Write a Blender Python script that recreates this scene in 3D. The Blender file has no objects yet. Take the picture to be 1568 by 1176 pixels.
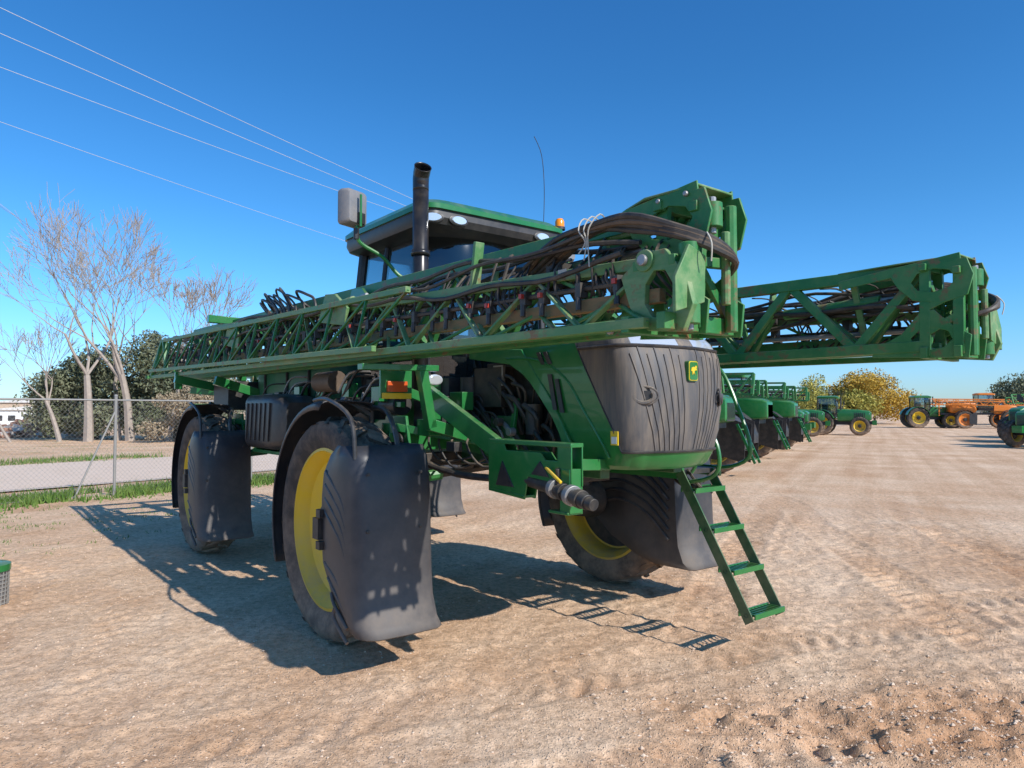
import bpy, math, random
import numpy as np
from mathutils import Vector, Matrix, Quaternion
R=math.radians
random.seed(7); rng=np.random.default_rng(7)
scene=bpy.context.scene
scene.view_settings.view_transform='Standard'
scene.view_settings.look='None'
scene.view_settings.exposure=0

# ------------------------------------------------------------ materials
def newmat(name):
    m=bpy.data.materials.new(name); m.use_nodes=True
    nt=m.node_tree; b=nt.nodes['Principled BSDF']
    return m,nt,b
def N(nt,t,**k):
    n=nt.nodes.new(t)
    for a,v in k.items(): setattr(n,a,v)
    return n
def rgba(c): return (c[0],c[1],c[2],1)
def paint(name,col,rough=.35,dust=.3,dustcol=(.42,.31,.2),metal=0,coat=0.,var=.25,nscale=6,bump=0,updust=.5,streak=None,spec=.5,lo=.42,hi=.72,lowdust=0,rust=0):
    m,nt,b=newmat(name); L=nt.links
    tc=N(nt,'ShaderNodeTexCoord')
    n1=N(nt,'ShaderNodeTexNoise'); n1.inputs['Scale'].default_value=nscale; n1.inputs['Detail'].default_value=5; n1.inputs['Roughness'].default_value=.68
    mp=N(nt,'ShaderNodeMapping')
    if streak: mp.inputs['Scale'].default_value=streak
    L.new(tc.outputs['Object'],mp.inputs['Vector']); L.new(mp.outputs[0],n1.inputs['Vector'])
    mx=N(nt,'ShaderNodeMix',data_type='RGBA')
    mx.inputs[6].default_value=rgba([c*(1-var) for c in col]); mx.inputs[7].default_value=rgba([min(1,c*(1+var)) for c in col])
    L.new(n1.outputs['Fac'],mx.inputs[0])
    geo=N(nt,'ShaderNodeNewGeometry'); sep=N(nt,'ShaderNodeSeparateXYZ'); L.new(geo.outputs['Normal'],sep.inputs[0])
    up=N(nt,'ShaderNodeMapRange'); up.inputs['From Min'].default_value=.2; up.inputs['From Max'].default_value=1; up.inputs['To Min'].default_value=1-updust; up.inputs['To Max'].default_value=1+updust
    L.new(sep.outputs['Z'],up.inputs['Value'])
    ra=N(nt,'ShaderNodeMapRange'); ra.inputs['From Min'].default_value=lo; ra.inputs['From Max'].default_value=hi
    ra.inputs['To Min'].default_value=.12; ra.inputs['To Max'].default_value=1
    L.new(n1.outputs['Fac'],ra.inputs['Value'])
    mu=N(nt,'ShaderNodeMath',operation='MULTIPLY'); L.new(up.outputs[0],mu.inputs[0]); L.new(ra.outputs[0],mu.inputs[1])
    mu2=N(nt,'ShaderNodeMath',operation='MULTIPLY',use_clamp=True); L.new(mu.outputs[0],mu2.inputs[0]); mu2.inputs[1].default_value=dust
    fac=mu2.outputs[0]
    if lowdust:   # mud splash near the ground (height of the point)
        sp=N(nt,'ShaderNodeSeparateXYZ'); L.new(geo.outputs['Position'],sp.inputs[0])
        lr=N(nt,'ShaderNodeMapRange'); lr.inputs['From Min'].default_value=1.1; lr.inputs['From Max'].default_value=.1; lr.inputs['To Min'].default_value=0; lr.inputs['To Max'].default_value=lowdust
        L.new(sp.outputs['Z'],lr.inputs['Value'])
        m3=N(nt,'ShaderNodeMath',operation='MULTIPLY'); L.new(lr.outputs[0],m3.inputs[0]); L.new(n1.outputs['Fac'],m3.inputs[1])
        m4=N(nt,'ShaderNodeMath',operation='ADD',use_clamp=True); L.new(m3.outputs[0],m4.inputs[0]); L.new(fac,m4.inputs[1]); fac=m4.outputs[0]
    md=N(nt,'ShaderNodeMix',data_type='RGBA'); L.new(fac,md.inputs[0]); L.new(mx.outputs[2],md.inputs[6]); md.inputs[7].default_value=rgba(dustcol)
    out=md.outputs[2]
    if rust:
        n3=N(nt,'ShaderNodeTexNoise'); n3.inputs['Scale'].default_value=9; n3.inputs['Detail'].default_value=4; n3.inputs['Roughness'].default_value=.75
        mp3=N(nt,'ShaderNodeMapping'); mp3.inputs['Scale'].default_value=(.7,1,.8); mp3.inputs['Location'].default_value=(3.1,5.2,1.7)
        L.new(tc.outputs['Object'],mp3.inputs['Vector']); L.new(mp3.outputs[0],n3.inputs['Vector'])
        r3=N(nt,'ShaderNodeMapRange'); r3.inputs['From Min'].default_value=.56; r3.inputs['From Max'].default_value=.65; r3.inputs['To Max'].default_value=rust; L.new(n3.outputs['Fac'],r3.inputs['Value'])
        mr=N(nt,'ShaderNodeMix',data_type='RGBA'); L.new(r3.outputs[0],mr.inputs[0]); L.new(out,mr.inputs[6]); mr.inputs[7].default_value=(.21,.10,.045,1); out=mr.outputs[2]
    L.new(out,b.inputs['Base Color'])
    rr=N(nt,'ShaderNodeMapRange'); L.new(fac,rr.inputs['Value']); rr.inputs['To Min'].default_value=rough; rr.inputs['To Max'].default_value=min(1,rough+.5)
    L.new(rr.outputs[0],b.inputs['Roughness'])
    b.inputs['Metallic'].default_value=metal; b.inputs['Coat Weight'].default_value=coat; b.inputs['Specular IOR Level'].default_value=spec
    if bump:
        n2=N(nt,'ShaderNodeTexNoise'); n2.inputs['Scale'].default_value=60; n2.inputs['Detail'].default_value=3; L.new(tc.outputs['Object'],n2.inputs['Vector'])
        bp=N(nt,'ShaderNodeBump'); bp.inputs['Strength'].default_value=bump; bp.inputs['Distance'].default_value=.01
        L.new(n2.outputs['Fac'],bp.inputs['Height']); L.new(bp.outputs[0],b.inputs['Normal'])
    return m
GREEN=paint('green_paint',(.011,.165,.036),.3,.22,coat=.35,var=.14,updust=.7)
GREENB=paint('boom_green_paint',(.018,.185,.042),.42,.75,dustcol=(.33,.32,.16),var=.35,nscale=5,rust=.75,updust=.7)
GREENF=paint('faded_green_paint',(.06,.22,.06),.45,1.0,dustcol=(.42,.39,.24),var=.35,nscale=4,streak=(.6,2,2),rust=.8)
GREEND=paint('dark_green_paint',(.008,.10,.032),.4,.35,lowdust=.4)
RUST=paint('worn_green_rail',(.06,.12,.045),.55,1.4,dustcol=(.31,.17,.085),var=.4,nscale=5,streak=(.6,2,2),lo=.38,hi=.56,rust=.9)
YEL=paint('yellow_rim_paint',(.82,.54,.012),.42,.4,var=.1,lowdust=.6)
BLACK=paint('black_plastic',(.021,.022,.025),.4,.28,dustcol=(.3,.24,.18))
FEND=paint('fender_plastic',(.026,.029,.037),.4,.45,dustcol=(.21,.17,.135),nscale=2.5,lowdust=1.0)
GRILLE=paint('dusty_grille',(.075,.077,.085),.5,.9,dustcol=(.31,.24,.17),nscale=4,streak=(3,3,.3),lo=.4,hi=.65)
TYRE=paint('tyre_rubber',(.026,.025,.024),.8,.8,dustcol=(.34,.24,.165),bump=.4,lowdust=1.1)
DARK=paint('dark_metal',(.03,.032,.035),.5,.4,metal=.3)
HOSE=paint('rubber_hose',(.016,.016,.017),.5,.35)
BROWN=paint('brown_hose_sleeve',(.09,.06,.04),.6,.4)
STEEL=paint('steel_parts',(.35,.35,.35),.45,.3,metal=.6,rust=.6)
POSTM=paint('galvanised_post',(.3,.29,.27),.55,.3,metal=.3)
WIREM=paint('fence_wire_steel',(.36,.35,.33),.5,.1,metal=.3)
WHITE=paint('white_plastic',(.75,.75,.73),.4,.15)
TAPE=paint('dirty_white_tie',(.5,.48,.42),.7,.6)
MIRG=paint('grey_mirror_housing',(.2,.2,.21),.4,.35)
ORANGE=paint('orange_paint',(.75,.22,.02),.4,.3)
TEAL=paint('tank_green',(.01,.15,.09),.4,.3)
RED=paint('red_plastic',(.4,.03,.02),.4,.3)
CONC=paint('pale_block',(.6,.55,.5),.8,.2)
BARK=paint('pale_bark',(.36,.30,.25),.85,.1,nscale=3,var=.45)
BARKD=paint('brown_bark',(.16,.12,.09),.9,.1,nscale=3,var=.35)
BRICK=paint('rubble_brick',(.4,.2,.13),.85,.3,nscale=2,var=.5)
CABLE=paint('overhead_cable',(.5,.5,.5),.5,0)
def simple(name,col,rough=.4,metal=0):
    m,nt,b=newmat(name); b.inputs['Base Color'].default_value=rgba(col); b.inputs['Roughness'].default_value=rough; b.inputs['Metallic'].default_value=metal
    return m
LENS=simple('headlight_lens',(.75,.78,.8),.12,.5)
AMBER=simple('amber_lens',(.95,.28,.01),.2)
REDL=simple('red_orange_reflector',(.6,.1,.02),.3)
def glassm():
    m,nt,b=newmat('tinted_glass'); L=nt.links
    t=N(nt,'ShaderNodeBsdfTransparent'); t.inputs[0].default_value=(.55,.63,.64,1)
    g=N(nt,'ShaderNodeBsdfGlossy'); g.inputs['Roughness'].default_value=.04; g.inputs['Color'].default_value=(.9,.95,1,1)
    f=N(nt,'ShaderNodeFresnel'); f.inputs[0].default_value=1.9
    mx=N(nt,'ShaderNodeMixShader'); L.new(f.outputs[0],mx.inputs[0]); L.new(t.outputs[0],mx.inputs[1]); L.new(g.outputs[0],mx.inputs[2])
    L.new(mx.outputs[0],nt.nodes['Material Output'].inputs[0]); return m
GLASS=glassm()
def leafm(name,c1,c2,scale=.6):
    m,nt,b=newmat(name); L=nt.links
    tc=N(nt,'ShaderNodeTexCoord'); n=N(nt,'ShaderNodeTexNoise'); n.inputs['Scale'].default_value=scale; n.inputs['Detail'].default_value=4; n.inputs['Roughness'].default_value=.8
    L.new(tc.outputs['Object'],n.inputs['Vector'])
    r=N(nt,'ShaderNodeMapRange'); r.inputs['From Min'].default_value=.35; r.inputs['From Max'].default_value=.65; L.new(n.outputs['Fac'],r.inputs['Value'])
    mx=N(nt,'ShaderNodeMix',data_type='RGBA'); mx.inputs[6].default_value=rgba(c1); mx.inputs[7].default_value=rgba(c2); L.new(r.outputs[0],mx.inputs[0])
    L.new(mx.outputs[2],b.inputs['Base Color']); b.inputs['Roughness'].default_value=.75; b.inputs['Specular IOR Level'].default_value=.2
    return m
OLIVE=leafm('olive_foliage',(.11,.13,.065),(.24,.25,.16))
DRYL=leafm('dry_foliage',(.28,.22,.14),(.42,.33,.22))
GOLD=leafm('golden_foliage',(.38,.25,.03),(.62,.4,.08))
YGRN=leafm('yellow_green_foliage',(.24,.24,.05),(.5,.42,.1))
GRASSM=leafm('weeds_green',(.06,.14,.02),(.18,.25,.06),2)

# ------------------------------------------------------------ mesh builder
def smooth(pts,k=4):
    pts=[Vector(p) for p in pts]; out=[]
    for i in range(len(pts)-1):
        p0=pts[max(i-1,0)];p1=pts[i];p2=pts[i+1];p3=pts[min(i+2,len(pts)-1)]
        for j in range(k):
            t=j/k; out.append(.5*((2*p1)+(p2-p0)*t+(2*p0-5*p1+4*p2-p3)*t*t+(3*p1-p0-3*p2+p3)*t**3))
    out.append(pts[-1]); return out
class Part:
    def __init__(s,name,mats,parent=None):
        s.name=name; s.m=mats if isinstance(mats,list) else [mats]; s.parent=parent
        s.v=[];s.f=[];s.mi=[]
    def add(s,vs,fs,mi=0):
        o=len(s.v); s.v.extend([tuple(v) for v in vs]); s.f.extend([tuple(i+o for i in f) for f in fs])
        s.mi.extend([mi]*len(fs) if isinstance(mi,int) else mi)
    def box(s,c,sz,mi=0,rz=0,ry=0,rx=0,taper=1):
        M=Matrix.Rotation(rz,3,'Z')@Matrix.Rotation(ry,3,'Y')@Matrix.Rotation(rx,3,'X'); c=Vector(c)
        vs=[]
        for z in(-.5,.5):
            t=taper if z>0 else 1
            for x,y in((-.5,-.5),(.5,-.5),(.5,.5),(-.5,.5)):
                vs.append(c+M@Vector((x*sz[0]*t,y*sz[1]*t,z*sz[2])))
        s.add(vs,[(3,2,1,0),(4,5,6,7),(0,1,5,4),(1,2,6,5),(2,3,7,6),(3,0,4,7)],mi)
    def beam(s,a,b,w,h=None,mi=0,up=(0,0,1)):
        h=h or w; a=Vector(a);b=Vector(b);d=(b-a).normalized();u=Vector(up)
        if abs(d.dot(u))>.98:u=Vector((1,0,0))
        sd=d.cross(u).normalized();u2=sd.cross(d)
        vs=[]
        for p in(a,b):
            for x,y in((-.5,-.5),(.5,-.5),(.5,.5),(-.5,.5)): vs.append(p+sd*x*w+u2*y*h)
        s.add(vs,[(0,1,2,3),(7,6,5,4),(1,0,4,5),(2,1,5,6),(3,2,6,7),(0,3,7,4)],mi)
    def tube(s,pts,r,n=8,mi=0,cap=True):
        pts=[Vector(p) for p in pts]; k=len(pts)
        rs=r if isinstance(r,(list,tuple)) else [r]*k
        d=(pts[1]-pts[0]).normalized(); u=d.orthogonal().normalized()
        vs=[];fs=[]
        for i,p in enumerate(pts):
            dd=(pts[min(i+1,k-1)]-pts[max(i-1,0)])
            if dd.length<1e-9: dd=d
            dd=dd.normalized(); q=d.rotation_difference(dd); u=(q@u).normalized(); d=dd; w=d.cross(u)
            for j in range(n):
                a=2*math.pi*j/n; vs.append(p+(u*math.cos(a)+w*math.sin(a))*rs[i])
        for i in range(k-1):
            for j in range(n):
                j2=(j+1)%n; fs.append((i*n+j,i*n+j2,(i+1)*n+j2,(i+1)*n+j))
        if cap: fs.append(tuple(range(n-1,-1,-1))); fs.append(tuple((k-1)*n+j for j in range(n)))
        s.add(vs,fs,mi)
    def revolve(s,prof,c,axis=(0,1,0),n=48,mi=0):
        c=Vector(c);ax=Vector(axis).normalized();u=ax.orthogonal().normalized();w=ax.cross(u)
        vs=[];fs=[]
        for a,r in prof:
            for j in range(n):
                t=2*math.pi*j/n; vs.append(c+ax*a+(u*math.cos(t)+w*math.sin(t))*r)
        for i in range(len(prof)-1):
            for j in range(n):
                j2=(j+1)%n; fs.append((i*n+j,i*n+j2,(i+1)*n+j2,(i+1)*n+j))
        s.add(vs,fs,mi)
    def prism(s,poly,o,u,v,t,mi=0):
        o=Vector(o);u=Vector(u);v=Vector(v);nn=u.cross(v).normalized();k=len(poly)
        vs=[o+u*a+v*b-nn*t/2 for a,b in poly]+[o+u*a+v*b+nn*t/2 for a,b in poly]
        fs=[tuple(range(k-1,-1,-1)),tuple(range(k,2*k))]+[(i,(i+1)%k,(i+1)%k+k,i+k) for i in range(k)]
        s.add(vs,fs,mi)
    def holed(s,poly,hole,o,u,v,t,mi=0):
        o=Vector(o);u=Vector(u);v=Vector(v);nn=u.cross(v).normalized();k=len(poly)
        best=None
        for rev in(0,1):
            hh=hole[::-1] if rev else hole
            for sh in range(k):
                h2=hh[sh:]+hh[:sh]; c=sum((a[0]-b[0])**2+(a[1]-b[1])**2 for a,b in zip(poly,h2))
                if best is None or c<best[0]: best=(c,h2)
        hole=best[1]
        f=lambda P_,sg:[o+u*a+v*b+nn*t/2*sg for a,b in P_]
        vs=f(poly,-1)+f(hole,-1)+f(poly,1)+f(hole,1); fs=[]
        for i in range(k):
            j=(i+1)%k; fs+= [(j,i,k+i,k+j),(2*k+i,2*k+j,3*k+j,3*k+i),(i,j,2*k+j,2*k+i),(k+j,k+i,3*k+i,3*k+j)]
        s.add(vs,fs,mi)
    def loft(s,rings,mi=0,closed=True,caps=True):
        k=len(rings[0]);vs=[p for r in rings for p in r];fs=[]
        for i in range(len(rings)-1):
            for j in range(k if closed else k-1):
                j2=(j+1)%k; fs.append((i*k+j,i*k+j2,(i+1)*k+j2,(i+1)*k+j))
        if caps and closed: fs.append(tuple(range(k-1,-1,-1))); fs.append(tuple((len(rings)-1)*k+j for j in range(k)))
        s.add(vs,fs,mi)
    def build(s,bevel=0,solid=0,smooth=35,loc=None,rz=0):
        me=bpy.data.meshes.new(s.name); me.from_pydata(s.v,[],s.f)
        for m in s.m: me.materials.append(m)
        me.polygons.foreach_set('material_index',s.mi)
        me.update()
        if smooth:
            me.shade_smooth(); me.set_sharp_from_angle(angle=R(smooth))
        ob=bpy.data.objects.new(s.name,me); scene.collection.objects.link(ob)
        if s.parent: ob.parent=s.parent
        if loc: ob.location=loc
        ob.rotation_euler=(0,0,rz)
        if solid:
            md=ob.modifiers.new('s','SOLIDIFY'); md.thickness=solid; md.offset=0
        if bevel:
            md=ob.modifiers.new('b','BEVEL'); md.width=bevel; md.segments=2; md.limit_method='ANGLE'; md.angle_limit=R(40)
        return ob
def rrect(x0,x1,y0,y1,r,z,n=5):
    pts=[]
    for cx,cy,a0 in((x1-r,y1-r,0),(x0+r,y1-r,90),(x0+r,y0+r,180),(x1-r,y0+r,270)):
        for i in range(n+1):
            a=R(a0+90*i/n); pts.append((cx+r*math.cos(a),cy+r*math.sin(a),z))
    return pts
def wheel(P,c,Rr,W,rim,side,mt=0,mr=1,mh=2,lug=22,n=56):
    cx,cy,cz=c; h=W/2
    P.revolve([(-h*.75,rim+.0),(-h*.98,rim+.08),(-h*1.05,rim+.16),(-h,Rr-.07),(-h*.85,Rr-.035),(0,Rr-.03),(h*.85,Rr-.035),(h,Rr-.07),(h*1.05,rim+.16),(h*.98,rim+.08),(h*.75,rim)],c,n=n,mi=mt)
    for sd in(-1,1):
        if sd==side or side==0:
            P.revolve([(sd*h*.82,rim+.025),(sd*h*.86,rim),(sd*h*.7,rim-.02),(sd*h*.55,rim-.05),(sd*h*.3,rim-.08),(sd*h*.12,rim*.72),(sd*h*.05,rim*.5),(sd*h*.2,rim*.42),(sd*h*.22,rim*.3)],c,n=n,mi=mr)
            P.revolve([(sd*h*.2,rim*.33),(sd*h*.75,rim*.3),(sd*h*.85,rim*.2),(sd*h*.87,.001)],c,n=20,mi=mh)
        else:
            P.revolve([(sd*h*.82,rim+.025),(sd*h*.86,rim),(sd*h*.7,rim-.03),(sd*h*.5,rim-.06),(sd*h*-.1,rim-.08),(sd*h*-.12,rim-.12)],c,n=n,mi=mr)
            P.revolve([(sd*h*-.11,rim-.1),(sd*h*-.05,rim*.5),(sd*h*.3,rim*.45),(sd*h*.4,rim*.2)],c,n=n,mi=mh)
        for k in range(8):
            a=2*math.pi*k/8; P.revolve([(sd*h*.15,.022),(sd*h*.34,.022),(sd*h*.34,.001)],(cx+rim*.42*math.cos(a),cy,cz+rim*.42*math.sin(a)),n=6,mi=mh)
    for k in range(lug):
        for sd in(-1,1):
            a0=2*math.pi*(k+(.5 if sd>0 else 0))/lug; vs=[]
            da=.032/Rr
            for rr in(Rr-.05,Rr):
                for yy,aa in((-.02*sd,0),(sd*h*.5,.09),(sd*h*1.02,.26)):
                    for q in(-1,1):
                        r2=rr-(.05 if yy==sd*h*1.02 and rr==Rr else 0)
                        a=a0-aa+q*da; vs.append((cx+r2*math.cos(a),cy+yy,cz+r2*math.sin(a)))
            P.add(vs,[(6,7,9,8),(8,9,11,10),(0,6,8,2),(2,8,10,4),(7,1,3,9),(9,3,5,11),(10,11,5,4),(6,0,1,7)],mt)

# ------------------------------------------------------------ ground
def vnoise(x,y,seed):
    xi=np.floor(x).astype(np.int64); yi=np.floor(y).astype(np.int64); fx=x-xi; fy=y-yi
    fx=fx*fx*(3-2*fx); fy=fy*fy*(3-2*fy)
    def h(a,b):
        n=(a*374761393+b*668265263+seed*974634777)&0xffffffff
        n=((n^(n>>13))*1274126177)&0xffffffff
        return ((n^(n>>16))&0xffff)/65535.0
    return (h(xi,yi)*(1-fx)+h(xi+1,yi)*fx)*(1-fy)+(h(xi,yi+1)*(1-fx)+h(xi+1,yi+1)*fx)*fy-.5
def axis(a,b,st,ratio,lim0,lim1):
    mid=list(np.arange(a,b,st)); lo=[];x=a;s=st
    while x>lim0: s*=ratio; x-=s; lo.append(x)
    hi=[];x=mid[-1];s=st
    while x<lim1: s*=ratio; x+=s; hi.append(x)
    return np.array(lo[::-1]+mid+hi)
def segdist(x,y,pts):
    bd=np.full(x.shape,1e9); bs=np.zeros(x.shape); bsg=np.zeros(x.shape); acc=0
    for (x0,y0),(x1,y1) in zip(pts[:-1],pts[1:]):
        dx,dy=x1-x0,y1-y0; l=math.hypot(dx,dy); t=np.clip(((x-x0)*dx+(y-y0)*dy)/l/l,0,1)
        px=x0+t*dx;py=y0+t*dy; d=np.hypot(x-px,y-py); sg=((x-x0)*dy-(y-y0)*dx)/l
        m=d<bd; bd[m]=d[m]; bs[m]=(acc+t*l)[m]; bsg[m]=sg[m]; acc+=l
    return bd,bs,bsg
TR=[[(3.5,2.5),(3.9,6),(5.0,12),(8,22),(26,55),(60,110)],[(5.4,2.5),(5.6,6),(6.8,12),(10.5,22),(29,55),(64,110)],
    [(-1.0,3.2),(1.8,4.2),(3.8,4.9),(7,5.4),(14,6)],[(0.6,3.0),(3.2,3.7),(5.,4.0),(9,4.3)],[(1.6,6.2),(3.2,10),(6,16),(9.5,25),(20,45),(50,100)],[(-3.5,3.4),(-.5,4.7),(2.5,6.0),(6,7),(14,8.5)],
    [(4.3,7),(7.5,8),(12,12),(18,22)],[(-4.5,3.3),(-4.2,5.5),(-5.5,8),(-9,11)],[(-3.0,3.3),(-2.6,4.6),(-3.6,6.8),(-7.6,10)]]
def gh(x,y):
    fade=np.clip((60-np.hypot(x,y))/40,0,1)
    h=.04*vnoise(x/2.3,y/2.3,1)+.02*vnoise(x/.7,y/.7,2)
    near=np.clip((17-np.hypot(x,y-4))/8,0,1)
    rg=.5+.7*np.clip(vnoise(x/1.3,y/1.3,77)+.3+.15*np.clip(x,-3,3),0,1)
    h=h*fade+near*rg*(.020*vnoise(x/.23,y/.23,3)+.020*vnoise(x/.11,y/.11,4)+.018*vnoise(x/.055,y/.055,5))
    trk=np.zeros(x.shape)
    for i,p in enumerate(TR):
        d,s,sg=segdist(x,y,p)
        m=np.clip((.3-d)/.07,0,1)
        lug=np.sin((s+np.abs(sg)*.6)*2*math.pi/.21)
        rough=.45+vnoise(x/.5,y/.5,20+i)*1.6
        k_=.5 if i>6 else 1
        h+=near*m*k_*(-.008+.014*np.clip(lug*2,-1,1)*np.clip(rough,0,1))
        h+=near*k_*np.clip(1-abs(d-.34)/.07,0,1)*.008*(1+2*vnoise(x/.1,y/.1,9))
        trk=np.maximum(trk,k_*m*(.35+vnoise(x/.6,y/.6,30+i)))
    ch=np.clip(1-np.hypot((x-2.5)/2.2,(y-4.35)/.7),0,1)*2; ch=np.clip(ch+.8*vnoise(x/.4,y/.4,40),0,1)*np.clip(ch*3,0,1)
    h+=ch*(.075*vnoise(x/.15,y/.11,11)+.045*vnoise(x/.07,y/.07,12))
    trk=np.maximum(trk,ch*.8)
    return h,trk
xs=axis(-6.5,7.5,.03,1.07,-2500,2500); ys=axis(3.2,11.5,.03,1.07,-60,3500)
X,Y=np.meshgrid(xs,ys); H,T=gh(X,Y); nx,ny=len(xs),len(ys)
vs=np.stack([X.ravel(),Y.ravel(),H.ravel()],1)
i=np.arange((ny-1)*(nx-1)); r=i//(nx-1); c=i%(nx-1); a=r*nx+c
fs=np.stack([a,a+1,a+nx+1,a+nx],1)
me=bpy.data.meshes.new('ground'); me.vertices.add(len(vs)); me.vertices.foreach_set('co',vs.ravel())
me.loops.add(fs.size); me.loops.foreach_set('vertex_index',fs.ravel().astype(np.int32))
me.polygons.add(len(fs)); me.polygons.foreach_set('loop_start',(np.arange(len(fs))*4).astype(np.int32))
me.update(calc_edges=True); me.shade_smooth()
at=me.attributes.new('track','FLOAT','POINT'); at.data.foreach_set('value',T.ravel().astype(np.float32))
ground=bpy.data.objects.new('ground',me); scene.collection.objects.link(ground)
m,nt,b=newmat('sandy_dirt'); L=nt.links
tc=N(nt,'ShaderNodeTexCoord')
def noise(sc,det=6,ro=.6,mp=None):
    n=N(nt,'ShaderNodeTexNoise'); n.inputs['Scale'].default_value=sc; n.inputs['Detail'].default_value=det; n.inputs['Roughness'].default_value=ro
    L.new(mp if mp else tc.outputs['Object'],n.inputs['Vector']); return n
na=noise(.4,5,.65); nb=noise(14,5,.85)
r1=N(nt,'ShaderNodeValToRGB'); e=r1.color_ramp.elements
e[0].position=.36; e[0].color=(.70,.46,.29,1); e[1].position=.64; e[1].color=(.86,.64,.45,1)
L.new(na.outputs['Fac'],r1.inputs[0])
r2=N(nt,'ShaderNodeValToRGB'); e=r2.color_ramp.elements
e[0].position=.35; e[0].color=(.62,.58,.54,1); e[1].position=.58; e[1].color=(1.1,1.08,1.06,1)
L.new(nb.outputs['Fac'],r2.inputs[0])
mm=N(nt,'ShaderNodeMix',data_type='RGBA',blend_type='MULTIPLY'); mm.inputs[0].default_value=1
L.new(r1.outputs[0],mm.inputs[6]); L.new(r2.outputs[0],mm.inputs[7])
# long wheel-worn streaks running up the yard
mpn=N(nt,'ShaderNodeMapping'); mpn.vector_type='POINT'; mpn.inputs['Rotation'].default_value=(0,0,R(27)); 
mpn2=N(nt,'ShaderNodeMapping'); mpn2.inputs['Scale'].default_value=(1.6,.05,1); L.new(tc.outputs['Object'],mpn.inputs['Vector']); L.new(mpn.outputs[0],mpn2.inputs['Vector'])
ns=noise(1.0,5,.6,mpn2.outputs[0])
rs_=N(nt,'ShaderNodeValToRGB'); e=rs_.color_ramp.elements; e[0].position=.38; e[0].color=(.86,.8,.74,1); e[1].position=.6; e[1].color=(1.05,1.04,1.03,1); L.new(ns.outputs['Fac'],rs_.inputs[0])
ms=N(nt,'ShaderNodeMix',data_type='RGBA',blend_type='MULTIPLY'); ms.inputs[0].default_value=.8; L.new(mm.outputs[2],ms.inputs[6]); L.new(rs_.outputs[0],ms.inputs[7])
at=N(nt,'ShaderNodeAttribute',attribute_name='track')
mt=N(nt,'ShaderNodeMix',data_type='RGBA',blend_type='MULTIPLY'); mt.inputs[7].default_value=(.8,.67,.57,1)
mf=N(nt,'ShaderNodeMath',operation='MULTIPLY',use_clamp=True); mf.inputs[1].default_value=.65; L.new(at.outputs['Fac'],mf.inputs[0]); L.new(mf.outputs[0],mt.inputs[0])
L.new(ms.outputs[2],mt.inputs[6])
vo=N(nt,'ShaderNodeTexVoronoi'); vo.inputs['Scale'].default_value=50; L.new(tc.outputs['Object'],vo.inputs['Vector'])
vr=N(nt,'ShaderNodeMapRange'); vr.inputs['From Min'].default_value=.1; vr.inputs['From Max'].default_value=.3; vr.inputs['To Min'].default_value=.65; vr.inputs['To Max'].default_value=0
L.new(vo.outputs['Distance'],vr.inputs['Value'])
sc_=N(nt,'ShaderNodeMix',data_type='RGBA'); L.new(vo.outputs['Color'],sc_.inputs[0]); sc_.inputs[6].default_value=(.34,.27,.21,1); sc_.inputs[7].default_value=(.86,.72,.58,1)
mg=N(nt,'ShaderNodeMix',data_type='RGBA'); L.new(sc_.outputs[2],mg.inputs[7]); L.new(vr.outputs[0],mg.inputs[0]); L.new(mt.outputs[2],mg.inputs[6])
L.new(mg.outputs[2],b.inputs['Base Color']); b.inputs['Roughness'].default_value=.95; b.inputs['Specular IOR Level'].default_value=.1
nd=noise(28,4,.85)
bp=N(nt,'ShaderNodeBump'); bp.inputs['Strength'].default_value=.75; bp.inputs['Distance'].default_value=.03
ad=N(nt,'ShaderNodeMath',operation='ADD'); L.new(nd.outputs['Fac'],ad.inputs[0]); L.new(vr.outputs[0],ad.inputs[1])
L.new(ad.outputs[0],bp.inputs['Height']); L.new(bp.outputs[0],b.inputs['Normal'])
me.materials.append(m)

# gravel
ico=np.array([(0,0,1),(.9,0,.1),(.28,.85,.1),(-.72,.53,.0),(-.72,-.53,.1),(.28,-.85,0),(0,0,-1)],float)
icf=np.array([(0,1,2),(0,2,3),(0,3,4),(0,4,5),(0,5,1),(6,2,1),(6,3,2),(6,4,3),(6,5,4),(6,1,5)])
n=30000
gx=rng.uniform(-8,9,n); gy=3.2+rng.uniform(0,1,n)**1.4*14
sz=.004+.010*rng.uniform(0,1,n)**4
k=1500; gx[:k]=rng.normal(2.5,1.2,k); gy[:k]=rng.normal(4.3,.5,k); sz[:k]=.006+.016*rng.uniform(0,1,k)**3
gz,_=gh(gx,gy)
an=rng.uniform(0,6.28,n); vv=np.repeat(ico[None],n,0)*rng.uniform(.7,1.3,(n,7,1))
cx=vv[...,0]*np.cos(an)[:,None]-vv[...,1]*np.sin(an)[:,None]; cy=vv[...,0]*np.sin(an)[:,None]+vv[...,1]*np.cos(an)[:,None]
V=np.stack([cx*sz[:,None]+gx[:,None],cy*sz[:,None]*.8+gy[:,None],vv[...,2]*sz[:,None]*.65+gz[:,None]+sz[:,None]*.2],2).reshape(-1,3)
F=(icf[None]+np.arange(n)[:,None,None]*7).reshape(-1,3)
GRAV=leafm('gravel_stone',(.42,.3,.21),(.8,.62,.46),14)
me=bpy.data.meshes.new('gravel'); me.from_pydata(V.tolist(),[],F.tolist()); me.materials.append(GRAV)
scene.collection.objects.link(bpy.data.objects.new('gravel',me))

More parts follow.
